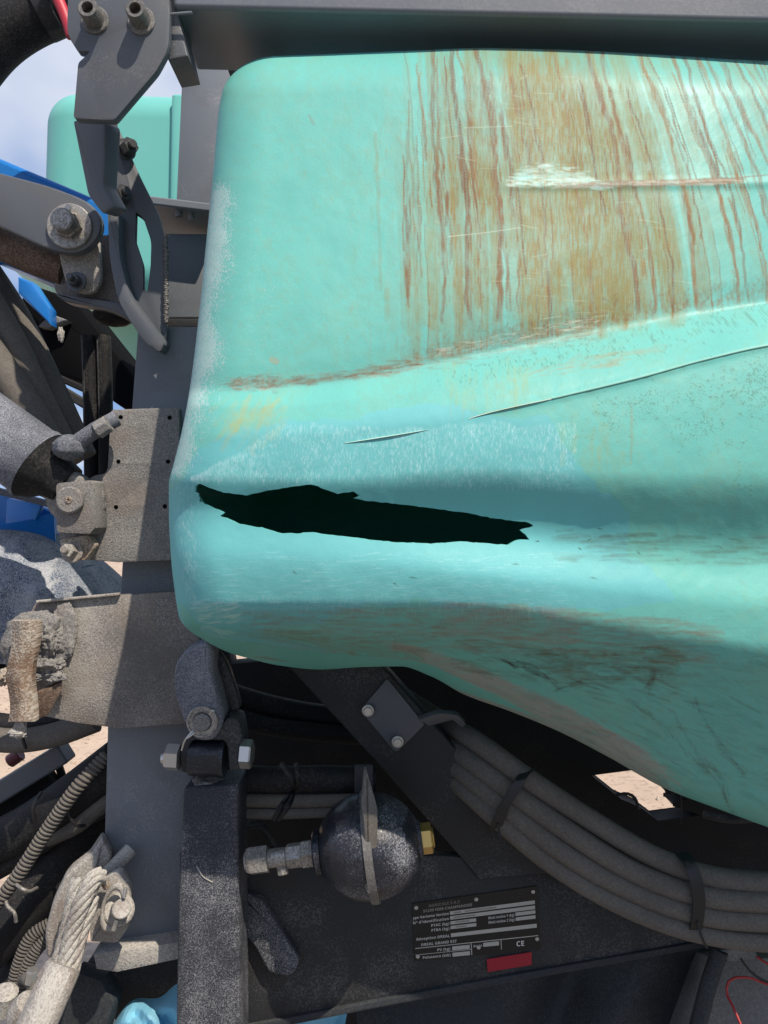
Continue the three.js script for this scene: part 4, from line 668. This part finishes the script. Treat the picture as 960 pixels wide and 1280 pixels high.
{ // diagonal strut and its bolted plate
  const t = thing('diagonal_strut', 'dark steel strut running diagonally down from under the tank', 'strut');
  part('strut_box', plate([[330, 800], [440, 790], [560, 925], [700, 1090], [600, 1100], [470, 952]], facing(500, 950, 1.230), 0.06, { bev: 0.004, segs: 3 }), M.chassis, t);
  const b = thing('strut_bracket', 'dark angle bracket held on the diagonal strut by two bolts', 'bracket');
  part('bracket_plate', plate([[484, 848, 3], [531, 906, 3], [495, 942, 8], [450, 888, 3]], facing(490, 895, 1.224), 0.008, { bev: 0.0012 }), M.paint, b);
  part('bracket_flange', plate([[524, 900], [548, 892, 4], [572, 894, 5], [583, 906, 3], [578, 910, 3], [566, 900, 3], [536, 908]], facing(550, 898, 1.220, 0.1, -0.5), 0.01, { bev: 0.001 }), M.paint, b);
  part('bracket_top', plate([[480, 840], [488, 842], [534, 900], [528, 906], [484, 850]], facing(505, 870, 1.235), 0.03, { bev: 0.001 }), M.chassis, b);
  for (const [x, y] of [[460, 888], [497, 927]]) boltOn(b, at(x, y, 1.216), Z, 0.0125, 0.006, { wr: 0.0092, wh: 0.002, mat: M.steel, spin: x });
}
{ // dark backing added for the blackness under the tank, with an opening
  const t = thing('dark_backing', 'black backing sheet added for the darkness under the tank, with a ragged opening to the ground', 'chassis');
  part('wall_sheet', plate([[262, 700], [286, 812], [290, 830], [1500, 700], [1500, 1290], [262, 1290]], facing(600, 950, 1.75), 0.06, { bev: 0.002, cuts: [[[738, 969], [803, 960], [828, 975], [833, 992, 4], [846, 990], [860, 1000], [842, 1004], [842, 1007], [878, 1019], [822, 1027], [800, 1010, 6], [776, 1000]]] }), M.nearBlack, t);
  part('hanging_wire', pipe([[770, 994, 1.7], [784, 992, 1.7], [794, 998, 1.7], [798, 1012, 1.7]], 2, { radial: 8 }), M.tie, t);
  part('hanging_wire', pipe([[848, 978, 1.7], [852, 1000, 1.7], [851, 1030, 1.7]], 0.7, { radial: 6 }), M.tie, t);
  part('cross_pipe', pipe([[880, 1018, 1.6], [910, 1024, 1.6], [960, 1022, 1.6]], 5), M.chassis, t);
}
{ // chassis beam with the type plate
  const t = thing('chassis_beam', 'black chassis beam carrying the type plate under the accumulator', 'beam');
  const pl = facing(600, 1150, 1.240, 0.16);
  part('beam_web', plate([[225, 1070], [560, 1070], [690, 1086], [800, 1130], [900, 1168], [886, 1182], [640, 1226], [470, 1258], [225, 1306]], pl, 0.02, { bev: 0.002 }), M.chassis, t);
  part('lower_flange', plate([[225, 1299], [470, 1251], [640, 1219], [884, 1176], [886, 1184], [640, 1229], [470, 1261], [225, 1310]], facing(600, 1232, 1.234, 0.16), 0.07, { bev: 0.003 }), M.fender, t);
  part('weld_gusset', plate([[296, 1112, 6], [330, 1126, 6], [356, 1168, 12], [378, 1200, 10], [366, 1222, 10], [336, 1218, 10], [318, 1184, 6], [296, 1160]], facing(335, 1170, 1.168, 0.16, 0.05), 0.026, { bev: 0.006, segs: 3 }), M.arm, t, 'dusty raised gusset');
}
// the type plate: black print with bare fields
const plateFrame = facing(594, 1156, 1.238, 0.16);
{
  const t = thing('type_plate', 'black riveted type plate with silver data fields on the chassis beam', 'plate');
  const q = [[515, 1129], [671, 1107], [675, 1186], [518, 1201]].map(([x, y]) => onPlane(x, y, plateFrame)), W = 1024, H = 512, c = document.createElement('canvas'); c.width = W; c.height = H;
  const g = c.getContext('2d'); g.fillStyle = '#121214'; g.fillRect(0, 0, W, H);
  const txt = (s, x, y, h, al = 'right', col = '#b9b9b6', sx = 1) => { g.save(); g.translate(x, y); g.scale(sx, 1); g.font = 'bold ' + h + 'px sans-serif'; g.textAlign = al; g.fillStyle = col; g.fillText(s, 0, 0); g.restore(); };
  const fld = (x, y, w, h) => { g.fillStyle = '#a9a8a2'; g.fillRect(x, y, w, h); };
  txt('AGRICOLE S.A.S', 130, 52, 34, 'left', '#6f6e69'); txt('51230 FERE-CHAMPENOISE', 84, 92, 34, 'left', '#8f8e88', 0.92);
  txt('Type Variante Version', 290, 140, 33, 'right', '#b9b9b6', 0.88); txt("N° d'identification", 290, 184, 33); txt('PTAC (kg)', 290, 226, 33); txt('PTRA (kg)', 290, 268, 33);
  txt('Réception DREAL', 290, 332, 33); txt('DREAL GRAND EST', 56, 384, 33, 'left'); txt('PV (kg)', 290, 444, 33); txt('Puissance (kW)', 290, 498, 33, 'right', '#b9b9b6', 0.95);
  fld(298, 112, 700, 30); fld(298, 154, 700, 30); fld(298, 198, 210, 28); fld(298, 238, 210, 28); fld(832, 192, 166, 28); fld(832, 232, 166, 28); fld(298, 302, 706, 32);
  txt('Maxi essieu 1 (kg)', 824, 220, 30, 'right', '#b9b9b6', 0.85); txt('Maxi essieu 2 (kg)', 824, 258, 30, 'right', '#b9b9b6', 0.85);
  fld(8, 396, 1004, 7); fld(8, 454, 450, 5); fld(456, 400, 7, 104); fld(700, 400, 6, 84); fld(304, 416, 142, 34); fld(304, 470, 142, 34); fld(556, 412, 130, 34); txt('Année', 548, 442, 28, 'right', '#b9b9b6', 0.85); txt('CE', 826, 470, 58, 'left', '#c9c9c6');
  const r = rng(8); g.fillStyle = '#55544e'; for (const [x, y, w] of [[330, 135, 60], [420, 135, 260], [330, 177, 170], [340, 219, 110], [340, 259, 90]]) for (let i = 0; i < w; i += 9) g.fillRect(x + i, y - 16 + r() * 3, 5, 14);
  g.globalAlpha = 0.5; for (let i = 0; i < 900; i++) { g.fillStyle = i & 1 ? '#3a3936' : '#7a7872'; g.fillRect(r() * W, r() * H * (i % 3 ? 1 : 0.2), 1 + r() * 4, 1 + r() * 4); } g.globalAlpha = 1;
  const tx = new THREE.CanvasTexture(c); tx.colorSpace = THREE.SRGBColorSpace;
  const f = plateFrame.n.clone().multiplyScalar(0.0015), pos = [], P = [q[3], q[2], q[1], q[0]].map((p) => p.clone().add(f)), B = [q[3], q[2], q[1], q[0]];
  const g2 = new THREE.BufferGeometry(), quad = (a, b, c2, d) => [a, b, c2, a, c2, d].forEach((p) => pos.push(p.x, p.y, p.z)), uv = [0, 0, 1, 0, 1, 1, 0, 0, 1, 1, 0, 1];
  // a fine grid keeps the print straight on a plate that is not quite a rectangle
  const nx = 12, ny = 8, pt = (u, v) => P[0].clone().lerp(P[1], u).lerp(P[3].clone().lerp(P[2], u), v); uv.length = 0;
  for (let j = 0; j < ny; j++) for (let i = 0; i < nx; i++) { const u0 = i / nx, u1 = (i + 1) / nx, v0 = j / ny, v1 = (j + 1) / ny; quad(pt(u0, v0), pt(u1, v0), pt(u1, v1), pt(u0, v1)); uv.push(u0, v0, u1, v0, u1, v1, u0, v0, u1, v1, u0, v1); }
  for (let i = 0; i < 4; i++) { const k = (i + 1) % 4; quad(B[i], B[k], P[k], P[i]); for (let n = 0; n < 6; n++) uv.push(0.002, 0.5); }
  g2.setAttribute('position', new THREE.Float32BufferAttribute(pos, 3)); g2.setAttribute('uv', new THREE.Float32BufferAttribute(uv, 2)); g2.computeVertexNormals();
  part('plate_print', g2, new THREE.MeshStandardMaterial({ map: tx, roughness: 0.4, metalness: 0.1 }), t);
  for (const [x, y] of [[520, 1134], [595, 1123.5], [666, 1114], [671, 1173], [598, 1183.5], [522, 1195]]) { const o = onPlane(x, y, plateFrame).add(f); part('rivet', lathe([[0.0012, 0], [0.003, 0], [0.0032, 0.0006], [0.0024, 0.0014], [0.0012, 0.0012], [0.001, 0.0004], [0, 0.0004]], o, plateFrame.n, 16), M.steel, t); }
}
{ const t = thing('red_sticker', 'worn red rectangular sticker under the type plate', 'sticker'); part('sticker_film', plate([[608, 1198, 1], [664, 1189, 1], [664, 1205, 1], [609, 1214, 1]], plateFrame, 0.0006, { bev: 0 }).translate(plateFrame.n.x * 0.0025, 0, plateFrame.n.z * 0.0025), dusty({ base: [0.3, 0.022, 0.035], dust: [0.2, 0.12, 0.12], amount: 0.2, grain: 3, rough: [0.5, 0.8], seed: 44, bump: 0.0001 }), t); }
// the four hoses that sweep down to the right
[['uppermost of the four thick hoses sweeping down to the right', [[490, 862, 1.4], [560, 906, 1.29], [600, 930, 1.22], [655, 970, 1.190], [740, 1026, 1.190], [820, 1072, 1.190], [890, 1096, 1.190], [1010, 1106, 1.190]], 11.3],
  ['second of the four thick hoses sweeping right, counted from above', [[480, 870, 1.4], [548, 922, 1.3], [590, 952, 1.22], [640, 990, 1.190], [720, 1046, 1.180], [800, 1094, 1.180], [880, 1120, 1.180], [1010, 1130, 1.180]], 11.3],
  ['third of the four thick hoses sweeping right, counted from above', [[476, 880, 1.4], [540, 934, 1.3], [586, 972, 1.22], [632, 1010, 1.190], [708, 1068, 1.180], [790, 1114, 1.180], [880, 1144, 1.180], [1010, 1154, 1.180]], 11],
  ['lowest of the four thick hoses sweeping down to the right', [[480, 900, 1.4], [540, 950, 1.3], [584, 990, 1.22], [622, 1024, 1.190], [690, 1080, 1.185], [770, 1128, 1.180], [850, 1160, 1.180], [920, 1174, 1.185], [1010, 1180, 1.190]], 10.3],
].forEach(([l, p, r]) => part('hose_body', pipe(p, r, { radial: 20 }), M.hose, thing('thick_hose', l, 'hose', 'thick hoses sweeping down to the right')));
[['black tape strap round the thick hoses near the diagonal strut', [[662, 962, 1.185], [652, 972, 1.165], [642, 990, 1.160], [630, 1010, 1.160], [622, 1030, 1.168], [618, 1040, 1.190]]], ['black tape strap round the thick hoses near the right edge', [[852, 1066, 1.188], [862, 1078, 1.165], [870, 1100, 1.155], [874, 1126, 1.155], [872, 1152, 1.160], [866, 1176, 1.185]]]].forEach(([l, p]) => { const t = thing('strap', l, 'strap', 'black straps round the thick hoses'); const a = p.map(([x, y, d]) => at(x, y, d)), c = new THREE.CatmullRomCurve3(a); part('strap_band', boxUV(sheet((u, v) => { const q = c.getPoint(v); return q.add(V3((u - 0.5) * 0.018, (u - 0.5) * 0.004, 0)); }, 3, 30, 0.002)), M.tie, t); part('tie_tail', tube([a[4], a[4].clone().add(V3(0.004, -0.02, 0.006)), a[4].clone().add(V3(0.012, -0.036, 0.004))], 0.002, { radial: 6 }), M.tie, t); });
{ // bent guard below the beam
  const t = thing('mud_guard', 'dark bent mudguard below the chassis beam at the lower edge', 'mudguard');
  const g = sheet((u, v) => { const x = mix(446, 905, u), top = 1290 - (x - 330) * 0.2, y = mix(top - 10, 1340, v), k = Math.exp(-(((x - 690 - 0.35 * (1280 - y)) / 40) ** 2)); return at(x, y, 1.4 + 0.05 * k - 0.03 * Math.exp(-(((x - 800 + 0.5 * (y - 1230)) / 46) ** 2)) - 0.05 * v - 0.02 * Math.sin(u * 5)); }, 80, 24, 0.006);
  part('guard_sheet', boxUV(g), M.fender, t);
  part('guard_edge', pipe([[900, 1188, 1.270], [886, 1230, 1.265], [868, 1300, 1.260]], 10), M.fender, t);
}
{
  const t = thing('grey_box', 'pale grey dusty box with a raised lip in the lower right corner', 'box');
  part('box_body', plate([[903, 1202], [1010, 1192], [1010, 1330], [868, 1330]], facing(930, 1250, 1.300, 0.1, 0.35), 0.16, { bev: 0.003 }), M.grey, t);
  part('raised_lip', plate([[901, 1188, 1], [936, 1183, 1], [943, 1188], [950, 1199], [910, 1203, 1]], facing(920, 1194, 1.270), 0.05, { bev: 0.002 }), M.grey, t);
}
[['red wire looping over the pale grey box', [[1000, 1240, 1.290], [958, 1230, 1.270], [935, 1222, 1.265], [912, 1225, 1.260], [908, 1240, 1.255], [918, 1262, 1.235], [934, 1300, 1.210]], M.wireRed], ['thin dark wire running over the pale grey box to the right', [[926, 1198, 1.270], [938, 1214, 1.270], [955, 1226, 1.265], [1000, 1238, 1.260]], M.tie], ['short red wire leaving the raised lip of the grey box', [[946, 1196, 1.270], [962, 1206, 1.260], [1000, 1214, 1.260]], M.wireRed]].forEach(([l, p, m]) => part('wire_strand', pipe(p, 1.5, { radial: 8 }), m, thing('wire', l, 'wire')));
// ------------------------------------------------------------------ lower left: shackle, rope, hoses
{
  const t = thing('anchor_lug', 'weathered pale steel anchor lug welded to the foot of the post', 'lug');
  part('lug_plate', plate([[128, 1046, 6], [140, 1068], [136, 1100], [118, 1140], [104, 1196, 8], [58, 1200, 8], [56, 1166, 8], [66, 1130, 8], [84, 1092, 10], [112, 1070, 6]], facing(95, 1120, 1.16, 0.3), 0.03, { bev: 0.006, segs: 3 }), M.galv, t);
  part('cheek_plate', plate([[148, 1088, 8], [128, 1100, 6], [110, 1140, 6], [112, 1178, 3], [146, 1180, 4], [160, 1160, 6], [162, 1110, 8]], facing(135, 1135, 1.125), 0.02, { bev: 0.004 }), M.galv, t);
  part('weld_tongue', pipe([[163, 1062, 1.185], [148, 1078, 1.17], [134, 1094, 1.15]], 9), M.galv, t);
  const p = part('pin', join([rod(at(148, 1138, 1.125), at(152, 1136, 1.08), 0.0125, 20), rod(at(148, 1138, 1.12), at(149, 1137, 1.108), 0.021, 26)]), M.galv, t);
  part('washer', (() => { const g = new THREE.TorusGeometry(0.024, 0.0045, 10, 30); g.scale(0.55, 1.25, 1); g.rotateZ(-0.25); const o = at(141, 1134, 1.1); g.translate(o.x, o.y, o.z); return boxUV(g); })(), M.galv, p);
  part('split_pin', rod(at(157, 1110, 1.085), at(155, 1122, 1.083), 0.0026, 10), M.steel, p); part('split_pin', rod(at(147, 1149, 1.085), at(142, 1163, 1.085), 0.0032, 10), M.steel, p);
}
{ // wire rope with its sleeve
  const t = thing('wire_rope', 'frayed grey wire rope looped on the anchor lug, ending in a swaged sleeve', 'rope');
  const strands = (pts, R, n, r) => { const c = new THREE.CatmullRomCurve3(pts.map(([x, y, d]) => at(x, y, d))), L = c.getLength(), fr = c.computeFrenetFrames(60, false), out = []; for (let k = 0; k < n; k++) { const p = []; for (let i = 0; i <= 60; i++) { const u = i / 60, a = k / n * Math.PI * 2 + u * L / 0.055 * Math.PI; p.push(c.getPointAt(u).addScaledVector(fr.normals[i], R * Math.cos(a)).addScaledVector(fr.binormals[i], R * Math.sin(a))); } out.push(tube(p, r, { radial: 7, n: 90 })); } return out; };
  [[[126, 1094, 1.1], [116, 1100, 1.085], [104, 1124, 1.075], [92, 1160, 1.07], [80, 1216, 1.06]], [[114, 1120, 1.1], [108, 1140, 1.09], [98, 1170, 1.078], [88, 1216, 1.066]], [[100, 1096, 1.1], [96, 1110, 1.095], [88, 1150, 1.085], [72, 1214, 1.07]]].forEach((p) => strands(p, 0.0075, 6, 0.0046).forEach((g) => part('rope_strand', g, M.galv, t)));
  part('thimble', pipe([[134, 1108, 1.11], [122, 1096, 1.1], [108, 1102, 1.1], [96, 1130, 1.1]], 5), M.rust, t);
  part('sleeve', lathe([[0, 0], [0.021, 0], [0.0235, 0.004], [0.0245, 0.05], [0.0245, 0.2], [0.02, 0.206], [0, 0.206]], at(80, 1206, 1.055), at(24, 1330, 1.0).sub(at(80, 1206, 1.055)), 30), M.galv, t);
}
const low = (l, p, r, m, name = 'loose_hose', pn = 'hose_body') => { const t = thing(name, l, 'hose', name === 'loose_hose' ? 'dark hoses left of the post near the ground' : undefined); part(pn, pipe(p, r, { radial: 18 }), m, t); return t; };
low('thickest black hose rising to the post from the left edge', [[-40, 1070, 1.3], [30, 1036, 1.28], [90, 996, 1.26], [150, 950, 1.26]], 27, M.rubber);
low('black hose under the thickest one, strapped to it', [[-40, 1106, 1.3], [30, 1066, 1.29], [90, 1028, 1.27], [160, 990, 1.27]], 14, M.rubber);
low('brown dusty hose strapped under the thickest one beside the post', [[60, 1046, 1.27], [95, 1030, 1.255], [120, 1010, 1.25], [160, 984, 1.25]], 12, M.hose);
low('second brown dusty hose beside the post, nearer its edge', [[70, 1008, 1.25], [100, 985, 1.24], [122, 962, 1.24], [160, 935, 1.25]], 10, M.hose);
low('long black hose sloping from under the strapped hoses to the lower left corner', [[130, 1000, 1.36], [84, 1060, 1.34], [30, 1130, 1.32], [-30, 1196, 1.3]], 32, M.rubber);
low('narrow black hose beside the long sloping one', [[128, 1040, 1.4], [90, 1098, 1.38], [40, 1168, 1.36], [0, 1240, 1.34]], 16, M.rubber);
low('black hose rising behind the anchor lug', [[20, 1230, 1.36], [60, 1150, 1.36], [84, 1126, 1.36], [140, 1080, 1.4]], 10, M.rubber);
low('dusty black hose arching under the rusty strap', [[-40, 920, 1.28], [20, 926, 1.28], [70, 918, 1.27], [120, 900, 1.27]], 15, M.hose);
low('black hose just above the dusty arching one', [[-40, 898, 1.31], [20, 906, 1.31], [60, 902, 1.3], [120, 892, 1.3]], 13, M.rubber);
{ // spiral-wrapped hose
  const t = low('pale hose in a spiral wrap crossing in front of the black hoses', [[-20, 1148, 1.2], [20, 1098, 1.2], [60, 1036, 1.2], [100, 980, 1.2], [134, 944, 1.22]], 6.5, M.hose, 'spiral_hose');
  const c = new THREE.CatmullRomCurve3([[-20, 1148, 1.2], [20, 1098, 1.2], [60, 1036, 1.2], [100, 980, 1.2], [134, 944, 1.22]].map(([x, y, d]) => at(x, y, d))), fr = c.computeFrenetFrames(400, false), p = [];
  for (let i = 0; i <= 400; i++) { const a = i / 400 * 2 * Math.PI * 44; p.push(c.getPointAt(i / 400).addScaledVector(fr.normals[i], 0.0085 * Math.cos(a)).addScaledVector(fr.binormals[i], 0.0085 * Math.sin(a))); }
  part('spiral_wrap', tube(p, 0.0027, { radial: 6, n: 1100, caps: false }), M.hose, t);
}
for (const [l, q] of [['outer of two small ribbed hoses curling beside the anchor lug', 0], ['inner of two small ribbed hoses curling beside the anchor lug', 11]]) {
  const t = thing('ribbed_hose', l, 'hose', 'small ribbed hoses beside the anchor lug'), P = [[64 + q * 0.4, 1154 + q, 1.2], [40 + q, 1170 + q, 1.19], [24 + q, 1204, 1.18], [16 + q, 1240, 1.18], [14 + q, 1262, 1.2]], c = new THREE.CatmullRomCurve3(P.map(([x, y, d]) => at(x, y, d)));
  part('hose_core', pipe(P, 6.4), M.rubber, t); const rings = []; for (let i = 1; i < 34; i++) { const g = new THREE.TorusGeometry(0.0084, 0.0018, 6, 16); g.applyQuaternion(new THREE.Quaternion().setFromUnitVectors(Z, c.getTangentAt(i / 34))); const o = c.getPointAt(i / 34); g.translate(o.x, o.y, o.z); rings.push(g); }
  part('hose_ribs', join(rings), M.hose, t);
}
{ const t = thing('hose_elbows', 'cluster of dusty pale hose end fittings in the lower left corner', 'fittings');
  for (const [p, r, m] of [[[[30, 1226, 1.15], [36, 1224, 1.13], [44, 1236, 1.12], [40, 1250, 1.12], [22, 1268, 1.12]], 8, M.hose], [[[62, 1228, 1.14], [50, 1240, 1.12], [44, 1258, 1.11], [34, 1268, 1.11]], 9, M.hose]]) part('elbow', pipe(p, r), m, t);
  part('fitting_cap', lathe([[0, 0], [0.02, 0], [0.022, 0.012], [0.018, 0.03], [0.012, 0.034], [0, 0.034]], at(26, 1272, 1.1), V3(0.5, 0.8, 0.2), 24), M.galv, t); part('fitting_cap', lathe([[0, 0], [0.017, 0], [0.017, 0.03], [0.01, 0.036], [0, 0.036]], at(4, 1262, 1.12), V3(0.2, 0.9, 0.2), 20), M.galv, t); part('fitting_nut', hex(at(38, 1228, 1.12), V3(0.2, 1, 0.1), 0.014, 0.02), M.steel, t); }
{ const t = thing('channel_bar', 'grey steel channel bar sloping at the left edge above the black hoses', 'bar'); part('bar_body', bar(at(-40, 1014, 1.33), at(84, 938, 1.33), 0.034, 0.04, 0.004), M.paint, t); part('bar_web', bar(at(-40, 1040, 1.37), at(66, 968, 1.37), 0.05, 0.03, 0.004), M.nearBlack, t); }
{ const t = thing('red_cap', 'small dark red cap behind the channel bar at the left edge', 'hose'); part('hose_body', rod(at(12, 952, 1.42), at(26, 942, 1.42), 0.012, 18), solid([0.12, 0.02, 0.03], 0.5), t); }  // small dark red cap, built as a short rod
{ const t = thing('rubber_strap', 'black rubber strap hanging straight down in front of the pale ground', 'strap'); part('strap_band', sheet((u, v) => at(mix(62, 82, v) + (u - 0.5) * 10, mix(925, 985, v), 1.38), 2, 8, 0.004), M.tie, t); part('strap_fold', sheet((u, v) => at(mix(106, 84, v) + (u - 0.5) * 13, mix(1026, 1094, v), 1.42), 2, 8, 0.004), M.tie, t); }
[['grey cable tie round the spiral hose, upper of two', [[18, 1103, 1.2], [26, 1110, 1.18], [34, 1114, 1.18], [46, 1110, 1.22]], M.zinc], ['grey cable tie round the long sloping hose, lower of two', [[7, 1122, 1.2], [9, 1132, 1.19], [18, 1141, 1.185], [20, 1152, 1.19]], M.zinc], ['black cable tie round the strapped hoses near the channel bar', [[52, 990, 1.24], [42, 1006, 1.23], [44, 1028, 1.235], [50, 1044, 1.25]], M.tie], ['black cable tie round the strapped hoses nearest the post', [[84, 1000, 1.22], [86, 1018, 1.215], [96, 1032, 1.22], [106, 1032, 1.23]], M.tie], ['thin black tie hanging round the dusty arching hose', [[33, 900, 1.25], [28, 918, 1.245], [32, 936, 1.25]], M.tie]].forEach(([l, p, m]) => part('tie_strap', pipe(p, 2.2, { radial: 8 }), m, thing('zip_tie', l, 'cable tie', 'cable ties on the lower left hoses')));
// ------------------------------------------------------------------ cloths, top-left hose
const cloth = (() => { const m = dusty({ base: [0.18, 0.46, 0.62], dust: [0.3, 0.52, 0.64], amount: 0.3, soft: 0.3, grain: 2, patch: 8, rough: [0.9, 1], seed: 60, bump: 0.0003, size: 0.2, vary: 0.1 }); m.side = THREE.DoubleSide; return m; })();
{ const t = thing('blue_cloth', 'crumpled light blue cloth lying between the wire rope and the square arm', 'cloth');
  part('cloth_sheet', sheet((u, v) => { const x = mix(126, 236, u) + 20 * (1 - u) * (0.5 - v) + 8 * Math.sin(v * 4), top = 1290 - 44 * Math.sin(Math.min(1, u * 2.2) * 1.57) - 3 * Math.sin(u * 9) - 16 * sstep(0.6, 0.95, u), y = mix(top, 1350, v), k = sstep(0, 0.3, v); return at(x, y, 1.18 - 0.07 * v + 0.05 * (1 - Math.min(1, v * 4)) ** 2 - k * 0.014 * Math.sin(u * 11 + v * 7 + 2 * fbm(u * 3, v * 3, 12, 2)) - k * 0.008 * Math.sin(u * 23 - v * 14) - 0.03 * (fbm(u * 5, v * 5, 13, 3) - 0.5)); }, 90, 70, 0.0015), cloth, t);
  const s = thing('cloth_scrap', 'flat light blue cloth corner under the chassis beam beside the arm', 'cloth');
  part('cloth_sheet', sheet((u, v) => { const x = mix(345, 434, u) - 12 * v, y = mix(1274 - 8 * u, 1330, v); return at(x, y, 1.33 + 0.012 * Math.sin(u * 9 + v * 4)); }, 40, 20, 0.0015), cloth, s); }
{ const t = thing('post_base', 'dark steel base between the post foot and the blue cloth', 'base'); part('base_wall', plate([[108, 1205], [246, 1196], [246, 1300], [190, 1330], [150, 1290], [132, 1250], [100, 1226]], facing(170, 1240, 1.28), 0.04, { bev: 0.003 }), M.chassis, t);  // steel base under the foot of the post
  part('base_fin', plate([[92, 1214], [126, 1226], [142, 1254, 4], [118, 1330], [40, 1330]], facing(100, 1270, 1.2, -0.2), 0.03, { bev: 0.003 }), M.fender, t); }
{ const t = thing('air_hose', 'thick black air hose curving across the top left corner', 'hose'); part('hose_body', pipe([[-60, 120, 1.15], [-8, 54, 1.15], [34, 24, 1.15], [90, 2, 1.16], [150, -14, 1.18]], 34, { radial: 28 }), M.rubber, t); part('hose_clamp', (() => { const c = ring(at(50, 15, 1.15), V3(0.92, 0.4, 0), 0.034, 0.041, 0.022, 28); return c; })(), M.chassis, t); }
{ const t = thing('red_pipe', 'short red pipe behind the bolted bracket at the top edge', 'pipe'); part('pipe_body', pipe([[60, -30, 1.1], [74, 2, 1.1], [83, 24, 1.1], [90, 46, 1.1]], 7), M.red, t); }
for (const t of things) settle(t);
renderer.render(scene, camera);
